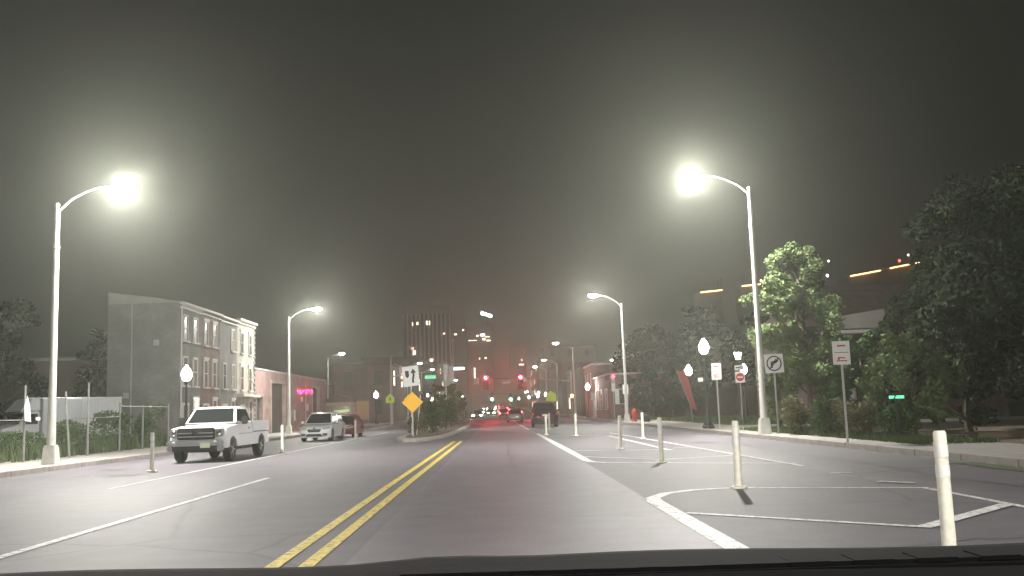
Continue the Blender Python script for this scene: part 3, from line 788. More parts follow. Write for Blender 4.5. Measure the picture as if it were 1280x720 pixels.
# glowing green sign among the trees
t = thing('green_sign', 'small bright green sign panel glowing among the dark trees', 'sign', (12.3, 29.6, .16))
MB().box((0, .03, .7), (.04, .04, 1.4)).build('post', 'black_iron', t)
p = MB().box((0, 0, 1.30), (.46, .03, .09)).build('panel', 'sign_green_lit', t)
MB().box((-.06, -.018, 1.30), (.04, .01, .12), ry=.5).build('divider', 'sign_black', p)

# ------------------------------------------------------------------ vehicles
def wheel(parent, x, y, r, w, side, hub='rim_metal'):
    t = MB().lathe([(r * .62, -w / 2), (r * .93, -w / 2), (r, -w * .36), (r, w * .36), (r * .93, w / 2), (r * .62, w / 2)], 24, (x, y, r), axis='x').build('wheel', 'rubber', parent, smooth=True)
    o = x + side * w * .40
    b = MB().lathe([(r * .63, -.02), (r * .63, .02), (r * .56, .0), (r * .18, .01), (r * .1, .03)], 20, (o, y, r), axis='x', sc=(1, 1, side))
    for k in range(5):
        a = k * 2 * PI / 5
        b.box((o + side * .022, y + math.cos(a) * r * .34, r + math.sin(a) * r * .34), (.02, r * .5, r * .13), rx=a)
    b.build('rim', hub, t)
    return t
def arch(cy_, r, zc, z0, n=10, rev=True):
    a0 = math.asin(max(-1, min(1, (z0 - zc) / r)))
    pts = [(cy_ + r * math.cos(t), zc + r * math.sin(t)) for t in [a0 + (PI - 2 * a0) * k / n for k in range(n + 1)]]
    return pts       # from rear (+y) to front (-y) over the top
def body(name, m, parent, top, bot_z, wf, wr, rad, wr_rad, hw, L, plan=.16, tumble=.03):
    """side profile extruded across the car with rounded plan corners; top = outline front bottom -> over the top -> rear bottom"""
    prof = list(top) + arch(wr, rad, wr_rad, bot_z) + arch(wf, rad, wr_rad, bot_z)
    xs = [-1, -.93, -.75, -.35, .35, .75, .93, 1]
    sl = []
    for u in xs:
        row = []
        e = abs(u) ** 5 * plan
        for (y, z) in prof:
            yy = y
            if y < L * .12: yy = y + e * (1 - y / (L * .12))
            if y > L * .88: yy = y - e * (1 - (L - y) / (L * .12)) * .8
            zz = z - (abs(u) ** 6) * .05 * (1 if z > .8 else 0)
            k = 1 - tumble * max(0, (z - .7)) - (.015 if z < .45 else 0)
            row.append((u * hw * k, yy, zz))
        sl.append(row)
    vs = [v for r_ in sl for v in r_]; n = len(prof); fs = []
    for i in range(len(xs) - 1):
        for k in range(n):
            a = i * n + k; b2 = i * n + (k + 1) % n
            fs.append((a, b2, b2 + n, a + n))
    fs.append(tuple(range(n))); fs.append(tuple(reversed(range((len(xs) - 1) * n, len(xs) * n))))
    return MB().add(vs, fs).build(name, m, parent, smooth=True)
def cabin(m, parent, y0, y1, y2, y3, zb, zt, wb, wt, glass='car_glass', pillars=(), rear=True):
    """belt from y0 to y3 at zb, roof from y1 to y2 at zt; panes set into body-coloured frame"""
    zr = zt - .05
    B = [(-wb, y0, zb), (wb, y0, zb), (wb, y3, zb), (-wb, y3, zb)]
    T = [(-wt, y1, zr), (wt, y1, zr), (wt, y2, zr), (-wt, y2, zr)]
    T2 = [(-wt + .1, y1 + .16, zt), (wt - .1, y1 + .16, zt), (wt - .1, y2 - .16, zt), (-wt + .1, y2 - .16, zt)]
    fs = [(0, 1, 5, 4), (1, 2, 6, 5), (2, 3, 7, 6), (3, 0, 4, 7), (4, 5, 9, 8), (5, 6, 10, 9), (6, 7, 11, 10), (7, 4, 8, 11), (8, 9, 10, 11), (0, 3, 2, 1)]
    c = MB().add(B + T + T2, fs).build('cabin', m, parent, bevel=.025, smooth=True)
    def pane(a, b, c_, d, u0, u1, v0, v1, nm):
        a, b, c_, d = [Vector(q) for q in (a, b, c_, d)]
        n = (b - a).cross(d - a).normalized()
        def P(u, v): return (a * (1 - u) + b * u) * (1 - v) + (d * (1 - u) + c_ * u) * v + n * .012
        q = [P(u0, v0), P(u1, v0), P(u1, v1), P(u0, v1)]
        q2 = [p - n * .03 for p in q]
        MB().add([*q, *q2], [(0, 1, 2, 3), (7, 6, 5, 4), (0, 4, 5, 1), (1, 5, 6, 2), (2, 6, 7, 3), (3, 7, 4, 0)]).build(nm, glass, c)
    pane(B[0], B[1], T[1], T[0], .05, .95, .06, .95, 'windscreen')
    if rear: pane(B[2], B[3], T[3], T[2], .07, .93, .12, .9, 'rear_window')
    ed = [0] + list(pillars) + [1]
    for i in range(len(ed) - 1):
        u0 = ed[i] + (.05 if i == 0 else .015); u1 = ed[i + 1] - (.05 if i == len(ed) - 2 else .015)
        pane(B[1], B[2], T[2], T[1], u0, u1, .1, .9, 'side_window')
        pane(B[3], B[0], T[0], T[3], 1 - u1, 1 - u0, .1, .9, 'side_window')
    return c
def mirror(parent, x, y, z, m, s, sz=(.2, .1, .16)):
    o = MB().box((x + s * .12, y, z), sz).build('wing_mirror', m, parent, bevel=.03)
    MB().box((x, y + .02, z - .04), (.14, .05, .04)).build('mirror_arm', 'black_plastic', o)

def pickup(label, loc, rz):
    t = thing('pickup_truck', label, 'pickup truck', loc, rz)
    L, hw, r = 5.95, 1.0, .40; wf, wr_ = .98, 4.70
    top = [(.10, .48), (.04, .60), (.02, .86), (.03, 1.16), (.14, 1.22), (.7, 1.27), (1.55, 1.31), (1.9, 1.34), (3.45, 1.36), (3.5, 1.0), (5.85, 1.0), (5.9, .6), (5.86, .50)]
    body('body', 'car_white', t, top, .50, wf, wr_, .50, .42, hw, L, plan=.22, tumble=.04)
    # load bed walls
    for s in (-1, 1):
        MB().prism([(3.53, .98), (5.86, .98), (5.88, 1.34), (3.53, 1.36)], 'x', s * .90, s * .985).build('bed_side', 'car_white', t, bevel=.015)
        MB().box((s * .94, 4.7, 1.372), (.1, 2.34, .03)).build('bed_rail', 'car_white', t, bevel=.01)
    MB().box((0, 5.86, 1.15), (1.78, .07, .40)).build('tailgate', 'car_white', t, bevel=.015)
    MB().box((0, 4.7, 1.01), (1.78, 2.3, .02)).build('bed_liner', 'black_plastic', t)
    cabin('car_white', t, 1.50, 2.10, 3.30, 3.48, 1.33, 1.93, .93, .76, pillars=(.72,))
    # grille with two chrome bars and emblem
    g = MB().box((0, -.005, .995), (1.30, .10, .40)).build('grille', 'black_plastic', t, bevel=.03)
    for z in (.90, 1.02): MB().box((0, -.06, z), (1.22, .03, .035)).build('grille_bar', 'rim_metal', g)
    for s in (-1, 1): MB().box((s * .2, -.06, .99), (.03, .02, .34)).build('grille_strut', 'black_plastic', g)
    MB().lathe([(.12, 0), (.1, .03)], 18, (0, -.085, 1.02), axis='y', sc=(1, .5, -1)).build('emblem', 'chrome', g)
    for s in (-1, 1):
        h = MB().prism([(s * .66, .86), (s * .93, .90), (s * .95, 1.16), (s * .66, 1.16)], 'y', .0, .16).build('headlight', 'headlamp_glass', t, bevel=.02)
        MB().lathe([(.09, 0), (.05, .04)], 12, (s * .79, .0, 1.03), axis='y', sc=(1, 1, -1)).build('bulb', 'chrome', h)
        MB().box((s * .965, .35, .98), (.03, .2, .1)).build('marker_light', 'signal_amber' if False else 'orange_panel', t)
        mirror(t, s * 1.03, 1.85, 1.42, 'black_plastic', s, (.22, .12, .30))
        MB().box((s * .985, 3.0, 1.12), (.03, .2, .035)).build('door_handle', 'black_plastic', t)
        MB().box((s * .995, 2.55, .93), (.012, 1.7, .015)).build('door_seam', 'black_plastic', t)
        MB().box((s * .85, 5.93, 1.12), (.14, .05, .36)).build('tail_light', 'hydrant_red', t, bevel=.01)
        MB().box((s * .72, -.10, .45), (.10, .06, .10)).build('tow_hook', 'black_plastic', t)
    bp = MB().box((0, -.09, .68), (1.98, .22, .20)).build('front_bumper', 'rim_metal', t, bevel=.05)
    for s in (-1, 1): MB().box((s * .86, -.07, .50), (.24, .2, .2)).build('bumper_end', 'rim_metal', t, bevel=.04)
    MB().box((0, -.04, .52), (1.7, .2, .22)).build('air_dam', 'black_plastic', t, bevel=.03)
    MB().box((.38, -.215, .60), (.34, .012, .17)).build('number_plate', 'plate_green', bp)
    for s in (-1, 1): MB().lathe([(.07, 0), (.05, .02)], 12, (s * .72, -.2, .68), axis='y', sc=(1, 1, -1)).build('fog_light', 'headlamp_glass', bp)
    MB().box((0, 5.98, .62), (1.9, .16, .18)).build('rear_bumper', 'chrome', t, bevel=.04)
    MB().box((0, 3.0, .42), (1.2, 5.0, .16)).build('chassis', 'black_iron', t)
    for s in (-1, 1):
        wheel(t, s * .86, wf, r, .26, s); wheel(t, s * .86, wr_, r, .26, s)
        MB().tube([(s * .9, 2.2, .42), (s * .9, 3.6, .42)], .04, 6).build('side_step', 'black_plastic', t)
    for x in (-.2, 0, .2): MB().box((x, 2.22, 1.945), (.12, .05, .03)).build('roof_marker', 'orange_panel', t)
    return t
pickup('white two door pickup truck parked at the left kerb', (-10.45, 33.75, 0), R(-1.5))

def suv(label, cat, loc, rz, m, H=1.66, L=4.6, hw=.93, name='parked_car', detail=True, head=False, tail=False, group=None, tall=False):
    t = thing(name, label, cat, loc, rz, group)
    r = .34; wf = .9; wr_ = L - .95; zb = .62 * H
    top = [(.08, .22), (.0, .34), (.0, .60), (.06, zb - .32), (.25, zb - .22), (.75, zb - .12), (1.2, zb - .04), (L - .35, zb + .03), (L - .1, zb - .02), (L - .02, zb - .3), (L, .5), (L - .05, .3), (L - .1, .25)]
    body('body', m, t, top, .24, wf, wr_, .41, .36, hw, L, plan=.32, tumble=.07)
    cabin(m, t, 1.05, 1.85, L - .75, L - .22, zb - .02, H, hw - .09, hw - .27, pillars=(.36, .70))
    for s in (-1, 1):
        wheel(t, s * (hw - .13), wf, r, .22, s); wheel(t, s * (hw - .13), wr_, r, .22, s)
        h = MB().prism([(s * .48, zb - .34), (s * .86, zb - .30), (s * .88, zb - .20), (s * .5, zb - .25)], 'y', .06, .36).build('headlight', 'headlamp_glass' if not head else 'head_light', t, bevel=.015)
        if head:
            MB().lathe([(.10, 0), (.06, .05)], 10, (s * .68, .02, zb - .30), axis='y', sc=(1, 1, -1)).build('beam_lens', 'head_light', h)
        MB().box((s * (hw - .13), L - .02, zb - .16), (.16, .08, .22)).build('tail_light', 'tail_light' if tail else 'hydrant_red', t, bevel=.015)
        mirror(t, s * (hw - .02), 1.45, zb + .08, m, s, (.18, .1, .13))
        if detail:
            for yy in (2.3, 3.2): MB().box((s * (hw - .005), yy, zb - .14), (.03, .16, .03)).build('door_handle', 'chrome', t)
            MB().box((s * .64, .03, .40), (.26, .10, .12)).build('fog_light', 'black_plastic', t, bevel=.02)
            MB().box((s * (hw - .30), (1.85 + L - .75) / 2, H + .02), (.04, 1.8, .03)).build('roof_rail', 'rim_metal', t)
    if detail:
        g = MB().prism([(-.42, zb - .32), (.42, zb - .32), (.34, zb - .50), (-.34, zb - .50)], 'y', -.02, .1).build('grille', 'black_plastic', t, bevel=.02)
        MB().box((0, -.028, zb - .39), (.6, .015, .02)).build('grille_bar', 'chrome', g)
        MB().lathe([(.07, 0), (.05, .02)], 14, (0, .0, zb - .27), axis='y', sc=(1, .6, -1)).build('emblem', 'chrome', t)
        MB().prism([(-.5, .30), (.5, .30), (.4, .44), (-.4, .44)], 'y', -.03, .1).build('lower_intake', 'black_plastic', t, bevel=.02)
        MB().box((0, L + .01, zb - .28), (.4, .02, .15)).build('number_plate', 'sign_white', t)
        MB().box((0, L - .0, .38), (1.5, .1, .2)).build('rear_bumper', 'black_plastic', t, bevel=.02)
        MB().box((0, L - .16, H - .01), (1.1, .2, .04)).build('spoiler', m, t)
    return t
suv('white compact SUV parked on the left facing the camera, beside the pink garage', 'car', (-10.75, 56.8, 0), R(-3), 'car_white', H=1.66, L=4.6)
suv('small reddish car parked right behind the white SUV', 'car', (-10.35, 63.4, 0), R(-2), 'car_red', H=1.5, L=4.2)
suv('dark maroon SUV parked on the right, seen from behind', 'car', (3.85, 81.0, 0), R(178), 'car_maroon', H=1.98, L=5.1, hw=1.06)
# lime banner on a stand behind the cars, its cloth made to glow without a lamp
t = thing('lime_banner', 'faintly glowing pale lime banner strip stretched between two posts behind the reddish car', 'banner', (-12.2, 76, .0))
for s in (-1, 1): MB().tube([(s * .6, 0, 0), (s * .6, 0, 2.1)], .025, 6).build('post', 'galvanised', t)
MB().prism([(-.62, 1.62), (.62, 1.74), (.62, 1.92), (-.62, 1.84)], 'y', -.01, .01).build('cloth', 'lime_cloth_glow', t)
for s in (-1, 1): MB().box((s * .6, 0, .02), (.4, .4, .04)).build('foot', 'black_plastic', t)

# moving and waiting traffic far ahead
TR = [(2.0, 116, 180, 'car_silver', False, False, 'silver car ahead in the right lane, near the right red signal'),
      (-3.6, 170, 0, 'car_dark', True, False, 'oncoming car with bright headlights nearest the camera'),
      (-4.3, 205, 0, 'car_white', True, False, 'second oncoming car with bright headlights'),
      (-1.6, 235, 0, 'car_dark', True, False, 'third oncoming car, its headlights nearest the lane centre'),
      (-4.6, 262, 0, 'car_silver', True, False, 'fourth oncoming car with small headlights'),
      (-2.0, 330, 0, 'car_dark', True, False, 'farthest oncoming car with tiny headlights'),
      (1.2, 190, 180, 'car_dark', False, True, 'car driving away with red tail lights, nearest of those'),
      (4.2, 206, 180, 'car_red', False, True, 'second car driving away with red tail lights'),
      (1.0, 246, 180, 'car_dark', False, True, 'third car driving away with red tail lights'),
      (4.4, 318, 180, 'car_silver', False, True, 'fourth car driving away with red tail lights'),
      (4.4, 352, 180, 'car_dark', False, True, 'fifth car driving away with tiny red tail lights'),
      (1.3, 448, 180, 'car_dark', False, True, 'farthest car driving away with tiny red tail lights'),
      (-9.6, 165, 0, 'car_red', False, False, 'reddish parked car far on the left before the blue signal'),
      (-10.2, 182, 0, 'car_silver', False, False, 'grey parked car far on the left, second of the pair'),
      (8.9, 172, 180, 'car_dark', False, False, 'dark parked car far on the right by the kerb')]
OW = ['sixth', 'seventh', 'eighth', 'ninth', 'tenth', 'eleventh']
for k in range(6):
    TR.append(((-1.7, -4.7)[k % 2], 350 + k * 24, 0, ('car_dark', 'car_silver')[k % 2], True, False, 'tiny oncoming car far away, %s of the oncoming line' % OW[k]))
    TR.append(((4.5, 1.4)[k % 2], 228 + k * 37, 180, ('car_dark', 'car_white')[k % 2], False, True, 'small car driving away in the red queue, %s row behind the first cars' % OW[k].replace('sixth', 'second').replace('seventh', 'third').replace('eighth', 'fourth').replace('ninth', 'fifth').replace('tenth', 'sixth').replace('eleventh', 'seventh')))
for x, y, a, m, hd, tl, l in TR:
    suv(l, 'car', (x, y, gz(y)), R(a), m, H=1.5, L=4.5, name='car', detail=False, head=hd, tail=tl, group='cars in the distance')

def box_truck():
    t = thing('box_truck', 'white box truck with its cab to the left, parked behind the mesh fence', 'truck', (-26.2, 50.6, .12), R(50))
    # local: front at -x, length along x
    c = MB().box((4.3, 0, 1.75), (4.4, 2.2, 2.1)).build('cargo_box', 'box_white', t, bevel=.03)
    for k in range(5): MB().box((2.35 + k * .95, -1.11, 1.75), (.05, .03, 2.0)).build('rib', 'rim_metal', c)
    MB().box((4.3, -1.12, .74), (4.4, .05, .08)).build('edge_rail', 'rim_metal', c); MB().box((4.3, -1.12, 2.76), (4.4, .05, .08)).build('edge_rail', 'rim_metal', c)
    MB().prism([(.0, .55), (.0, 1.15), (.25, 1.25), (.95, 1.4), (1.3, 2.05), (2.0, 2.1), (2.0, .55)], 'y', -.98, .98).build('cab', 'box_white', t, bevel=.05)
    MB().prism([(1.0, 2.1), (1.6, 2.75), (2.05, 2.8), (2.05, 2.1)], 'y', -.95, .95).build('wind_deflector', 'box_white', t, bevel=.05)
    MB().prism([(.93, 1.43), (.96, 1.39), (1.29, 2.0), (1.25, 2.02)], 'y', -.86, .86).build('windscreen', 'car_glass', t)
    for s in (-1, 1):
        MB().prism([(1.15, 1.42), (1.40, 1.95), (1.9, 1.95), (1.9, 1.42)], 'y', s * .985, s * .99).build('side_window', 'car_glass', t)
        h = MB().box((-.02, s * .74, .88), (.08, .3, .22)).build('headlight', 'headlamp_glass', t, bevel=.02)
        MB().box((1.2, s * 1.15, 1.7), (.1, .14, .4)).build('wing_mirror', 'black_plastic', t)
    MB().box((-.03, 0, .9), (.06, 1.0, .3)).build('grille', 'black_plastic', t); MB().box((-.06, 0, .6), (.14, 2.0, .2)).build('front_bumper', 'chrome', t, bevel=.03)
    MB().box((3.6, 0, .55), (5.6, .9, .18)).build('chassis', 'black_iron', t)
    for x in (.75, 5.0):
        for s in (-1, 1):
            w = MB().lathe([(.25, -.13), (.38, -.13), (.40, -.09), (.40, .09), (.38, .13), (.25, .13)], 20, (x, s * .88, .40), axis='y').build('wheel', 'rubber', t, smooth=True)
            MB().lathe([(.25, 0), (.1, .03)], 16, (x, s * .98, .40), axis='y', sc=(1, 1, s)).build('rim', 'rim_metal', w)
box_truck()

# ------------------------------------------------------------------ mesh fence on the left
mat('fence_grey', (.20, .20, .19), .6, .3, var=.15, scale=6)
def fence():
    t = thing('mesh_fence', 'galvanised wire mesh fence with tall posts in front of the box truck', 'fence', (-17.3, 33, .13))
    posts = [(-.15, 3.0, 2.75, .0), (-.05, 6.6, 2.6, -.08), (.0, 8.2, 3.0, 0), (-.2, 8.5, 2.3, .04), (-.3, 12.4, 2.2, 0), (-.4, 15.6, 2.1, 0), (-.1, -2.0, 2.8, 0), (-.45, 19.5, 2.2, 0)]
    for x, y, h, ln in posts:
        b = MB().tube([(x, y, 0), (x + ln * h, y, h)], [.045, .04], 8); p = b.build('post', 'fence_grey', t, smooth=True)
        MB().lathe([(.05, 0), (.05, .03), (.02, .07)], 8, (x + ln * h, y, h)).build('cap', 'fence_grey', p)
    MB().tube([(-.1, -2, 1.55), (-.1, 3.0, 1.55)], .022, 6).build('rail', 'fence_grey', t)
    MB().tube([(-.1, 3.0, 2.35), (-.1, 6.3, 2.38)], .022, 6).build('rail', 'fence_grey', t)
    MB().tube([(-.05, 6.5, 1.55), (-.3, 12.4, 1.62)], .022, 6).build('rail', 'fence_grey', t)
    MB().tube([(-.3, 12.4, 2.1), (-.45, 19.5, 2.1)], .022, 6).build('rail', 'fence_grey', t)
    b = MB(); H = 1.5; s = .16; y = -2.0
    while y < 12.4 - H * .0:
        for sg in (1, -1):
            y1 = y + (H if sg > 0 else 0); y0 = y + (0 if sg > 0 else H)
            if max(y0, y1) < 12.4:
                w = .0035
                b.add([(-.12, y0 - w, 0), (-.12, y0 + w, 0), (-.12, y1 + w, H), (-.12, y1 - w, H)], [(0, 1, 2, 3)])
        y += s
    b.build('wire_mesh', 'fence_grey', t, kind='stuff', fix=False)
    tag(MB().box((-17.38, 36.9, 1.72), (.03, .3, .12)).build('white_tag', 'sign_white'), 'tiny white tag hanging on the second fence post', 'tag')
    tag(MB().prism([(0, 0), (.03, -.55), (.26, -.6), (.2, .0), (.1, .35)], 'y', -.01, .01).build('plastic_bag', 'sign_white', loc=(-17.42, 35.9, 2.2)), 'white torn plastic bag caught on the first fence post', 'bag')
fence()
for i, (x, y, r, h) in enumerate([(-18.8, 33.5, 1.3, .9), (-19.2, 39.8, 1.2, 1.0), (-18.6, 43.2, 1.3, 1.4), (-18.6, 47.5, 1.0, 1.7), (-21.6, 36.5, 1.3, 1.0), (-18.9, 52.5, .8, 2.2)]):
    shrub(['low bush at the foot of the fence by the left frame edge', 'bush in front of the box truck body', 'rounded bush right of the truck behind the fence', 'taller bush behind the thin fence posts',
           'dark bush in front of the truck cab', 'tall weed clump against the corner of the row houses'][i], (x, y, .12), r, h, 'leaf_mid', 400 + i, n=1800, size=.08, group='bushes behind the mesh fence')
tree('tall dark tree at the left edge behind the box truck', (-31, 58, .12), 9.5, 3.8, 1.5, 'leaf_dark', 501, 9000, .22, trunk_r=.3)
tree('slim dark tree between the box truck and the row houses', (-25.6, 62.5, .12), 7.4, 1.6, 1.0, 'leaf_dark', 511, 5000, .2, trunk_r=.2)

# ------------------------------------------------------------------ left row houses
FX = -19.5
def window(parent, y, z, w, h, arch_=False, lit=None, fx=0.0, pane='window_dark', trim='trim_white', side=1):
    s = side
    f = MB()
    t_ = .09
    for (yy, zz, dy, dz) in ((y - w / 2, z, t_, h + t_), (y + w / 2, z, t_, h + t_), (y, z + h / 2, w - t_, t_ * 1.3), (y, z, w - t_, .05)):
        f.box((fx + s * .03, yy, zz), (.08, dy, dz))
    w_ = f.build('window', trim, parent)
    MB().box((fx + s * .012, y, z), (.02, w - t_ * .9, h - .02)).build('pane', lit or pane, w_)
    MB().box((fx + s * .09, y, z - h / 2 - .09), (.2, w + .28, .1)).build('sill', trim, w_)
    if arch_: MB().box((fx + s * .05, y, z + h / 2 + .13), (.1, w + .3, .16)).build('lintel', trim, w_)
    return w_
def door(parent, y, w, h, z0=.2, fx=0.0, m='black_iron', side=1):
    d = MB().box((fx + side * .02, y, z0 + h / 2), (.05, w, h)).build('door', m, parent)
    f = MB()
    for (yy, zz, dy, dz) in ((y - w / 2 - .06, z0 + h / 2, .12, h), (y + w / 2 + .06, z0 + h / 2, .12, h), (y, z0 + h + .08, w + .3, .16)): f.box((fx + side * .05, yy, zz), (.12, dy, dz))
    f.build('frame', 'trim_white', d); MB().box((fx + side * .06, y + w * .38, z0 + 1.0), (.05, .05, .12)).build('handle', 'chrome', d)
    MB().box((fx + side * .25, y, .09), (.5, w + .3, .16)).build('step', 'concrete_kerb', d)
HS = [(59.5, 63.8, 8.75, 'brick_grey', 'grey three storey row house at the near end of the terrace', 1.05), (63.8, 68.1, 8.78, 'brick_red', 'dark red brick three storey row house, second in the terrace', 1.0),
      (68.1, 72.7, 8.72, 'brick_grey', 'plain dull grey three storey row house, third in the terrace', 1.0), (72.7, 78.0, 9.0, 'brick_cream', 'cream three storey row house at the far end beside the garage', 1.0)]
for i, (y0, y1, h, m, l, k) in enumerate(HS):
    t = thing('row_house', l, 'house', (FX - .02 * (i % 2), (y0 + y1) / 2, .0), 0, 'three storey row houses on the left')
    w = y1 - y0; d = 4.4
    wall = MB().box((-d / 2, 0, h / 2), (d, w - .006, h)).build('wall', m, t)
    MB().add([(-d, -w / 2, h), (0.0, -w / 2, h), (0.0, w / 2, h), (-d, w / 2, h), (-d, -w / 2, h + .75), (-1.2, -w / 2, h + .30), (-1.2, w / 2, h + .30), (-d, w / 2, h + .75), (0, -w / 2, h + .05), (0, w / 2, h + .05)],
             [(0, 1, 2, 3), (0, 4, 5, 8, 1), (3, 2, 9, 6, 7), (4, 7, 6, 5), (5, 6, 9, 8), (1, 8, 9, 2), (0, 3, 7, 4)]).build('roof', 'stucco_grey' if i == 0 else 'roof_dark', t)
    c = MB().box((.14, 0, h - .03), (.32, w - .02, .16)).build('cornice', 'trim_white', t, bevel=.02)
    MB().box((.08, 0, h - .30), (.14, w - .04, .10)).build('frieze', 'trim_white', c)
    if i in (0, 3): 
        for k2 in range(int(w / .45)): MB().box((.16, -w / 2 + .25 + k2 * .45, h - .17), (.18, .1, .14)).build('bracket', 'trim_white', c)
    for z, hh in ((7.25, 1.55), (4.55, 1.75)):
        for yy in ((-w * .24, w * .22) if i != 2 else (w * .22,) if z > 6 else (-w * .24, w * .25)):
            window(t, yy, z, .85, hh, arch_=(i in (1, 3)), pane=('curtain' if (i + int(z)) % 3 == 0 and yy > 0 else 'window_dark'))
    window(t, w * .25, 1.95, .9, 1.7, arch_=True)
    door(t, -w * .24, .95, 2.2)
    if i == 3: 
        MB().box((.28, 0, 3.2), (.55, w, .22)).build('shop_cornice', 'trim_white', t, bevel=.03)
        for k2 in range(22): MB().box((.03, w / 2 - .14, .3 + k2 * .4), (.1, .3, .22)).build('quoin', 'trim_white', t)
    if i == 0:
        MB().tube([(.1, -w / 2 + .12, .2), (.1, -w / 2 + .12, h - .2)], .055, 8).build('downpipe', 'trim_white', t)
        for xx, zz in ((-1.4, 6.3), (-3.2, 3.1)): MB().box((xx, -w / 2 - .03, zz), (.35, .06, .35)).build('vent', 'galvanised', t)
        MB().tube([(-2.9, -w / 2 - .05, .2), (-2.9, -w / 2 - .05, h)], .05, 6).build('downpipe', 'galvanised', t)
# pale lean-to and blank wall at the near end
t = thing('blank_building', 'large blank grey building behind the box truck with no windows', 'building', (-25.4, 66, 0))
MB().box((-9, 6, 2.9), (18, 12, 5.8)).build('wall', 'far_wall', t); MB().box((-9, 6, 5.9), (18.3, 12.3, .2)).build('parapet', 'stucco_light', t)
t = thing('white_post', 'thick white post standing on the pavement right behind the pickup cab', 'post', (-14.85, 48, .145))
MB().lathe([(.15, .05), (.14, 2.3), (.12, 2.34)], 14).build('shaft', 'sign_white', t, smooth=True)
MB().lathe([(.24, 0), (.24, .06), (.16, .1)], 14).build('base', 'galvanised', t); MB().lathe([(.16, 2.3), (.16, 2.37), (.03, 2.43)], 14).build('cap', 'sign_white', t)

# pink brick garage
t = thing('brick_garage', 'long one storey pink brick garage with dark roll-up doors', 'building', (FX, 94.1, 0))
Lg = 32.0
SEGS = [(-16.0, -15.7, 0), (-15.7, -13.5, 3.2), (-13.5, -10.3, 0), (-10.3, -5.0, 4.45), (-5.0, 8.2, 0), (8.2, 11.8, 4.45), (11.8, 16.0, 0)]
b = MB()
for a, c, dh in SEGS:
    if dh == 0: b.box((-.2, (a + c) / 2, 2.7), (.4, c - a, 5.4))
    else: b.box((-.2, (a + c) / 2, (5.4 + dh) / 2), (.4, c - a, 5.4 - dh))
b.box((-8, -15.85, 2.7), (15.2, .3, 5.4)); b.box((-8, 15.85, 2.7), (15.2, .3, 5.4)); b.box((-15.8, 0, 2.7), (.4, 32, 5.4))
b.build('wall', 'brick_pink', t)
MB().box((-8, 0, 5.3), (15, 31, .12)).build('roof', 'roof_dark', t)
for k in range(20): MB().box((-.18, -15.2 + k * 1.6, 5.46), (.5, 1.58, .12)).build('coping_stone', 'trim_white', t)
for a, c, dh in SEGS:
    if dh:
        d = MB().box((-.30, (a + c) / 2, dh / 2), (.04, c - a, dh)).build('roll_up_door', 'shutter_door', t)
        for k in range(int(dh / .42)): MB().box((-.265, (a + c) / 2, .3 + k * .42), (.03, c - a - .04, .34)).build('door_panel', 'shutter_door', d)
        f = MB(); f.box((.03, (a + c) / 2, dh + .12), (.1, c - a + .6, .22)); f.box((.02, a - .12, dh / 2), (.08, .22, dh)); f.box((.02, c + .12, dh / 2), (.08, .22, dh)); f.build('door_surround', 'brick_cream', t)
for y, z, hh in ((-11.8, 2.5, .6), (-1.0, 1.6, 1.0), (2.4, 3.2, .5), (5.4, 2.4, .7)):
    MB().box((.07, y, z), (.14, .35, hh)).build('meter_box', 'galvanised', t, bevel=.02)
MB().tube([(.06, 4.4, .2), (.06, 4.4, 4.6)], .05, 6).build('downpipe', 'galvanised', t)
sgn = thing('neon_sign', 'glowing red neon sign tubes on the pink garage wall beside the lamp pole', 'neon sign', (FX + .14, 97.5, 3.9))
def neon(pts, par): MB().tube(pts, .05, 6).build('tube', 'neon_red', par)
neon([(0, -3.2, .10), (0, -2.6, -.12), (0, -1.9, -.2), (0, -1.3, .0), (0, -.9, .12)], sgn); neon([(0, -2.9, -.05), (0, -2.2, .1), (0, -1.6, -.1)], sgn)
neon([(.0, .6, -.1), (0, 1.2, .18), (0, 2.2, .25), (0, 3.0, .1)], sgn); neon([(0, -.5, .1), (0, .1, .14)], sgn)
neon([(0, 3.6, .3), (0, 4.0, .1), (0, 3.6, -.05)], sgn)
MB().box((-.08, .3, .05), (.05, 8.4, .7)).build('backboard', 'brick_pink', sgn)

# low wall, small beige house, orange panel beyond the garage
t = thing('low_wall', 'low beige block wall beyond the garage behind the parked cars', 'wall', (-19.8, 120, 0))
for k in range(8): MB().box((0, -7.0 + k * 2, 1.35), (.25, 1.98, 2.5)).build('wall_panel', 'beige_wall', t)
t = thing('small_house', 'small beige building with a red gable end left of the orange panel', 'building', (-21.5, 133, 0))
MB().box((0, 0, 1.6), (3.6, 5, 3.2)).build('wall', 'beige_wall', t); MB().prism([(-1.9, 3.2), (1.9, 3.2), (1.9, 3.8), (0, 4.2), (-1.9, 3.5)], 'y', -2.5, 2.5).build('roof', 'brick_red', t)
window(t, 0, 1.8, 1.0, 1.2, fx=1.8)
t = thing('orange_lit_panel', 'upright panel with orange light painted into its colour, left of the globe lamp', 'board', (-18.6, 134, .15))
MB().box((0, 0, 1.9), (1.7, .12, 2.6)).build('panel', 'orange_panel', t)  # panel colour carries the orange light that falls on a door
for s in (-1, 1): MB().box((s * .7, .1, .4), (.1, .1, .9)).build('leg', 'galvanised', t)
tag(MB().box((-17.6, 112, .75), (1.9, 1.2, 1.2), taper=.92).build('dumpster', 'black_plastic', bevel=.05), 'dark bin behind the reddish car on the left pavement', 'bin')

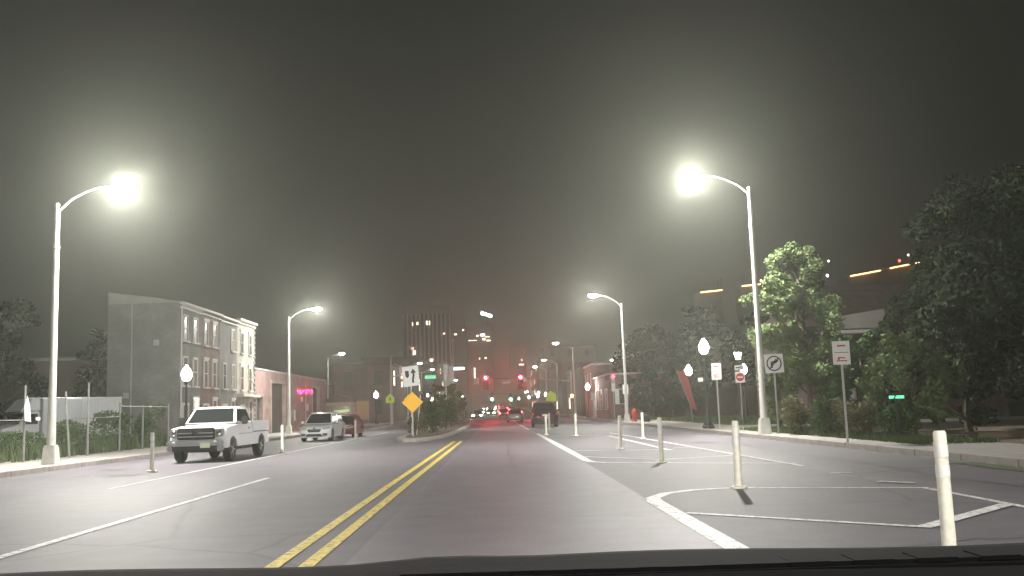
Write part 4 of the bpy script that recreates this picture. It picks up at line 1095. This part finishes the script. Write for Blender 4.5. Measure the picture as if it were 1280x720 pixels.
# ------------------------------------------------------------------ generic street blocks
def block(label, x0, x1, y0, y1, h, m, seed, side, floors=None, lit=.12, name='city_building', zb=0.0, faces=('street', 'front'), litm=('window_lit',)):
    """box building with recessed window openings on the street side and on the end facing the camera"""
    t = thing(name, label, 'building', ((x0 + x1) / 2, (y0 + y1) / 2, zb))
    w = x1 - x0; d = y1 - y0; rr = random.Random(seed)
    MB().box((0, 0, h / 2 - 1), (w, d, h + 2)).build('wall', m, t)
    MB().box((0, 0, h + .2), (w + .4, d + .4, .4)).build('parapet', 'far_wall', t)
    fl = floors or max(1, int(h / 3.6)); fh = h / fl
    fr = MB(); sx = -side * w / 2
    for k in range(fl):
        z = fh * (k + .55)
        if 'street' in faces:
            n = max(2, int(d / 4))
            for j in range(n):
                y = -d / 2 + d * (j + .5) / n
                lt = rr.random() < lit
                MB().box((sx - side * .02, y, z), (.06, 1.2, fh * .5)).build('window', rr.choice(litm) if lt else 'window_dark', t)
        if 'front' in faces:
            n = max(2, int(w / 4))
            for j in range(n):
                x = -w / 2 + w * (j + .5) / n
                lt = rr.random() < lit
                MB().box((x, -d / 2 - .02, z), (1.2, .06, fh * .5)).build('window', rr.choice(litm) if lt else 'window_dark', t)
    return t
block('reddish brick building behind the lime signs on the left', -27, -17.2, 160, 190, 9.5, 'brick_storefront', 1, -1, lit=.08)
block('three storey brick building farther down on the left side', -30, -18, 195, 235, 10, 'far_wall', 2, -1, lit=.05, zb=gz(195))
block('dark office block far on the left side of the street', -34, -19, 245, 290, 15, 'far_wall', 3, -1, lit=.05, zb=gz(245))
block('dark long block farthest on the left side', -34, -18.5, 300, 370, 16, 'far_wall', 4, -1, lit=.12, zb=gz(300))
block('dim brick block on the right beyond the signals', 14.5, 28, 165, 200, 8.5, 'far_wall', 5, 1, lit=.04)
block('dim grey block far on the right side of the street', 14.5, 32, 215, 262, 11, 'far_wall', 6, 1, lit=.04, zb=gz(215))
block('tall thin dark tower right of the right red signal', 5.5 + 9, 30, 290, 330, 19, 'far_wall', 7, 1, lit=.04, zb=gz(290))
block('dark block farthest on the right side', 14.5, 30, 345, 410, 17, 'far_wall', 8, 1, lit=.1, zb=gz(345))
block('low dark warehouse left beyond the orange panel', -52, -30, 160, 190, 6.5, 'far_wall', 9, -1, lit=.02)

# brick storefront on the right
t = thing('brick_storefront', 'red brick storefront with a taller left part on the right of the street', 'building', (12.3, 113, 0))
MB().box((4, 16, 3.4), (8, 12, 6.8)).build('tall_wall', 'brick_storefront', t); MB().box((4, 1.5, 2.45), (8, 17, 4.9)).build('wall', 'brick_storefront', t)
MB().box((4, 16, 6.9), (8.3, 12.3, .25)).build('tall_parapet', 'trim_white', t); MB().box((4, 1.5, 5.0), (8.3, 17.2, .2)).build('parapet', 'trim_white', t)
for y in (12.5, 16.5, 20): window(t, y, 4.9, .9, 1.5, fx=-.0, side=-1, arch_=True)
for y in (-4.5, .5, 5.5): window(t, y, 2.3, 2.2, 2.2, fx=-.0, side=-1)
door(t, 8.3, 1.1, 2.3, side=-1)
for x in (1.5, 4, 6.5):
    w_ = MB().box((x, -7.06, 2.5), (1.2, .1, 1.7)).build('window', 'trim_white', t); MB().box((x, -7.12, 2.5), (1.0, .05, 1.5)).build('pane', 'window_dark', w_)
t = thing('side_signal', 'signal post with a red light and white plates in front of the brick storefront', 'traffic signal', (12.2, 101, .15))
MB().tube([(0, 0, 0), (0, 0, 4.2)], .06, 8).build('post', 'galvanised', t)
h = MB().box((0, -.12, 4.15), (.34, .22, .9)).build('signal_housing', 'sign_back', t, bevel=.02)
MB().lathe([(.15, 0), (.1, .04)], 12, (0, -.235, 4.42), axis='y', sc=(1, 1, -1)).build('lens', 'signal_red', h)
MB().box((0, -.05, 3.3), (.4, .02, .9)).build('plate', 'sign_white', t); MB().box((.35, -.05, 2.3), (.45, .02, 1.6)).build('long_plate', 'sign_white', t)

# gabled house behind the right trees
t = thing('gabled_house', 'house with red brown roof and a white gable seen through the right trees', 'house', (26.5, 62, .16))
MB().box((0, 6, 3.0), (13, 12, 6.0)).build('wall', 'brick_dark', t)
MB().add([(-7, -.5, 6), (7, -.5, 6), (7, 12.5, 6), (-7, 12.5, 6), (-4.2, 6, 9.4), (4.2, 6, 9.4)], [(0, 1, 5, 4), (1, 2, 5), (2, 3, 4, 5), (3, 0, 4), (0, 3, 2, 1)]).build('roof', 'roof_dark', t)
g = MB().prism([(-5.3, 5.7), (-1.7, 5.7), (-1.7, 6.9), (-5.3, 6.4)], 'y', -1.6, -.6).build('porch_gable', 'stucco_light', t, bevel=.03)
MB().box((-3.5, -1.1, 5.5), (4.0, 1.3, .2)).build('porch_beam', 'trim_white', t)
for x in (-4.0, -2.2): MB().lathe([(.3, 0), (.26, .2), (.24, 5.1), (.32, 5.3)], 12, (x, -1.1, 0)).build('column', 'stucco_light', t, smooth=True)
for x in (-5.6, 3.2, 5.0): 
    w_ = MB().box((x, -.05, 3.4), (1.1, .1, 1.7)).build('window', 'trim_white', t); MB().box((x, -.11, 3.4), (.9, .05, 1.5)).build('pane', 'window_dark', w_)
# long red-brown brick wall behind the grass, right of the banner
t = thing('brick_wall', 'long low dark red wall behind the grass field on the right', 'wall', (31.5, 101, .1))
for k in range(9): MB().box((-11.5 + k * 3.3, 0, 1.5), (3.28, .35, 3.0)).build('wall_panel', 'brick_dark', t)
for i, (x, y, h, r) in enumerate([(17.5, 108, 9, 4.2), (24, 112, 12, 5), (31.5, 110, 11, 5), (39, 108, 12, 5), (20, 122, 11, 5), (47, 104, 13, 5)]):
    tree(['dark tree first right of the brick storefront', 'tall dark tree in the middle of the row behind the low wall', 'dark tree behind the wall above the large globe lamp', 'dark tree behind the wall near the right lamp pole',
          'dark tree further back behind the storefront', 'dark tree at the right end of the row behind the wall'][i], (x, y, .1), h, r, 1.0, 'leaf_dark', 600 + i, 4500, .33, trunk_r=.3, lobes=16, group='dark trees behind the low wall')

tree('dense dark small tree right in front of the brick storefront side wall', (15.6, 99, .1), 5.6, 2.3, .4, 'leaf_dark', 701, 5000, .22, trunk_r=.15, lobes=14)
tree('dense dark tree between the storefront side wall and the low wall', (19.2, 98, .1), 6.4, 2.6, .4, 'leaf_dark', 711, 5000, .22, trunk_r=.15, lobes=14)
# ------------------------------------------------------------------ skyline
def tower(label, x0, x1, y0, dep, h, ribs, lits, zb, litm='window_lit'):
    t = thing('office_tower', label, 'tower', ((x0 + x1) / 2, y0, zb))
    w = x1 - x0
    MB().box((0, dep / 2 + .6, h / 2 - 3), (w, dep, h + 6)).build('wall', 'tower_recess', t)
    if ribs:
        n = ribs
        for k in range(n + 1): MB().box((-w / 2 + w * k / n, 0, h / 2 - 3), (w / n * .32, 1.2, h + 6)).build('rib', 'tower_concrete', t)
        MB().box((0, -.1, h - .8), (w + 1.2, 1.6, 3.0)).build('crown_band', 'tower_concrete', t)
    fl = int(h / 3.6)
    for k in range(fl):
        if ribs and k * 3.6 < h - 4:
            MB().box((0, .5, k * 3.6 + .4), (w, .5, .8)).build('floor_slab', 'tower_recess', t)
    for (px, pz, ww, hh, mm) in lits:
        MB().box((px, -.05 if not ribs else .2, pz), (ww, .3, hh)).build('window', mm, t)
    return t
tower('tall concrete tower with vertical ribs and a few lit windows', -33.5, -16.5, 350, 18, 37.5, 11,
      [(-5.3, 31.6, .6, 1.3, 'window_lit'), (-3.3, 31.8, .5, .9, 'window_lit'), (.6, 31.9, 1.3, 1.4, 'window_lit'), (-5.4, 22.7, .8, .9, 'window_lit_pink'), (-4.7, 21.2, 1.4, 1.4, 'window_lit_pink'),
       (1.6, 18.2, 1.2, 1.1, 'window_lit_pink'), (6.6, 27.8, 1.0, .4, 'window_lit')], 2.0)
tower('darker tower joined to the right of the ribbed one', -16.2, -10.5, 352, 18, 34.5, 0, [(-1.2, 27.5, .9, .4, 'window_lit'), (1.6, 29, .5, .5, 'window_lit')], 2.0)
tower('dark tower with a bright rooftop sign and rows of lit top windows', -12.5, -1.2, 420, 18, 36, 0,
      [(1.3, 31.5, 1.8, .7, 'window_cool'), (-1.0, 31.2, .9, .6, 'window_lit'), (1.8, 29.6, 1.2, .8, 'window_lit'), (3.8, 29, 1.6, .5, 'window_lit'), (-3.8, 29.2, 5.0, .16, 'window_lit'), (3.4, 30.6, 2.0, .3, 'window_lit_pink'),
       (-.3, 21.2, .4, .8, 'window_lit_pink'), (2.3, 21.4, .8, .5, 'window_lit'), (-2.6, 15, .5, 4.5, 'window_lit_pink')], 2.8)
t = thing('rooftop_sign', 'tilted glowing white sign on top of the dark tower', 'sign', (-3.4, 425, 43.4))
for k in range(6): MB().box((-2.2 + k * .8, 0, 1.0 - k * .28), (.66, .3, [1.5, 1.0, 1.2, .9, 1.2, 1.0][k]), ry=.3).build('letter', 'sign_lit_white', t)
MB().box((0, .4, -1.2), (.3, .3, 5.0)).build('support', 'black_iron', t)
tower('dark narrow tower with a small lit sign right of the signals', 6.0, 13.5, 430, 14, 27, 0, [(1.5, 18.5, 2.2, .5, 'window_lit_pink'), (1.8, 20.5, .3, .8, 'window_lit')], 2.8)
t = thing('lit_shop_sign', 'small bright white lit sign beside the slim mast left of the signals', 'sign', (-8.5, 200, gz(200)))
MB().tube([(-.4, 0, 0), (-.4, 0, 16.0)], .13, 6).build('mast', 'galvanised', t); MB().box((.8, 0, 10.2), (2.0, .2, .42)).build('panel', 'sign_lit_white', t)
MB().lathe([(.05, -.25), (.25, 0), (.05, .25)], 8, (-.4, 0, 16.1)).build('lamp_globe', 'white_vinyl', t)

# wooded hill on the right with lit buildings on its crest
b = MB(); nx, ny = 40, 12; rr = random.Random(3); vs = []; fs = []
for j in range(ny):
    for i in range(nx):
        x = 40 + 320 * i / (nx - 1); y = 330 + 220 * j / (ny - 1)
        prof = min(1, (x - 40) / 55) if x < 95 else 1
        hgt = (36 + 10 * min(1, max(0, (x - 95) / 80))) * prof ** .7 * min(1, (j / 5) ** .8) + rr.uniform(-.8, .8)
        vs.append((x, y, hgt - 2))
for j in range(ny - 1):
    for i in range(nx - 1): a = j * nx + i; fs.append((a, a + 1, a + nx + 1, a + nx))
b.add(vs, fs).build('hill', 'hill', kind='structure', smooth=True)
def hill_building(label, x0, x1, y, z0, z1, h, masts=()):
    t = thing('hilltop_building', label, 'building', ((x0 + x1) / 2, y, (z0 + z1) / 2))
    w = x1 - x0; a = math.atan2(z1 - z0, w)
    MB().box((0, 6, -h / 2), (w, 12, h), ry=-a).build('wall', 'far_wall', t)
    MB().box((0, -.3, -.2), (w, .4, .42), ry=-a).build('light_strip', 'strip_orange', t)
    for mx_, mh in masts: MB().box((mx_, 0, mh / 2), (.7, .7, mh)).build('mast', 'far_wall', t)
    return t
hill_building('dark hilltop building with a level orange light strip and two thin masts', 86.5, 95.6, 398, 47.7, 48.4, 14, ((3.0, 4.6), (4.3, 5.0)))
hill_building('hilltop building with a short orange light strip behind the right lamp pole', 104, 112, 398, 49.8, 50.4, 14, ((-3.5, 5.5),))
hill_building('hilltop building with a rising orange light strip between the right trees', 150, 163, 398, 52.6, 54.6, 16)
hill_building('hilltop building at the right end with an orange light strip and red lamp', 167, 180, 398, 55.4, 57.6, 18)
for i, (x, z, m) in enumerate([(136, 53.2, 'window_cool'), (140, 52.8, 'window_cool'), (133, 58.5, 'window_lit'), (141, 59, 'window_lit'), (104.5, 43.5, 'window_lit'), (171, 58.2, 'strip_red'), (175, 60.5, 'window_lit'), (112, 51.5, 'window_lit'), (116, 61, 'window_lit')]):
    t = thing('floodlight', ['pale floodlight on the hill crest right of the leafy tree', 'second pale floodlight on the crest, lower right of the first', 'tiny light high above the leafy tree', 'tiny high light right of the one above the tree',
        'tiny light below the orange strip near the lamp pole', 'red lamp above the rightmost orange strip', 'white lamp above the rightmost orange strip', 'tiny light at the end of the short orange strip', 'tiny light high left of the leafy tree'][i], 'floodlight', (x, 397, z))
    MB().lathe([(.15, -.5), (.5, -.2), (.5, .2), (.15, .5)], 8).build('lamp', m, t); MB().box((0, .5, -4), (.2, .2, 8)).build('mast', 'black_iron', t)

# ------------------------------------------------------------------ the car we sit in: top of its dashboard
t = thing('dashboard', 'black dashboard top of the car the photo is taken from, along the bottom edge', 'dashboard', (0, .62, 1.352), R(0))
b = MB(); n = 60; prof = [(.16, -.10), (.155, -.02), (.13, .0), (.08, .006), (.0, .0), (-.10, -.012), (-.2, -.03), (-.3, -.09)]
vs = []; fs = []
for i in range(n + 1):
    x = -.85 + 1.7 * i / n
    bump = .004 * math.exp(-((x + .05) / .05) ** 2) + .002 * math.sin(x * 14)
    cur = -.02 * (x / .85) ** 2
    for (y, z) in prof: vs.append((x, y + cur, z + bump * max(0, min(1, (y + .2) / .3)) - .002 * x + .0065))
for i in range(n):
    for k in range(len(prof) - 1):
        a = i * len(prof) + k; fs.append((a, a + len(prof), a + len(prof) + 1, a + 1))
b.add(vs, fs).build('panel', 'dash_plastic', t, smooth=True)
v = MB().box((.18, .036, .0085), (.5, .03, .008), ry=.006).build('defroster_vent', 'dash_plastic', t, bevel=.003)
for k in range(12): MB().box((-.05 + k * .042, .036, .0115 - .002 * (-.13 + k * .042)), (.026, .026, .003)).build('slat', 'dash_plastic', v)

# ------------------------------------------------------------------ haze added for the glow round the lamps, in place of lens glare
b = MB().box((0, 640, 34), (1500, 1400, 72))
m = bpy.data.materials.new('haze'); m.use_nodes = True; nt = m.node_tree; nt.nodes.clear()
pv = nt.nodes.new('ShaderNodeVolumePrincipled'); pv.inputs['Density'].default_value = HAZE; pv.inputs['Color'].default_value = (.89, .93, .83, 1); pv.inputs['Anisotropy'].default_value = .78
out = nt.nodes.new('ShaderNodeOutputMaterial'); nt.links.new(pv.outputs[0], out.inputs['Volume'])
m.cycles.homogeneous_volume = True
try: m.cycles.volume_sampling = 'MULTIPLE_IMPORTANCE'
except Exception: pass
hz = b.build('haze', m, kind='stuff'); hz['label'] = 'pale haze added along the street, standing in for lens glare round the lamps'; hz['category'] = 'haze'
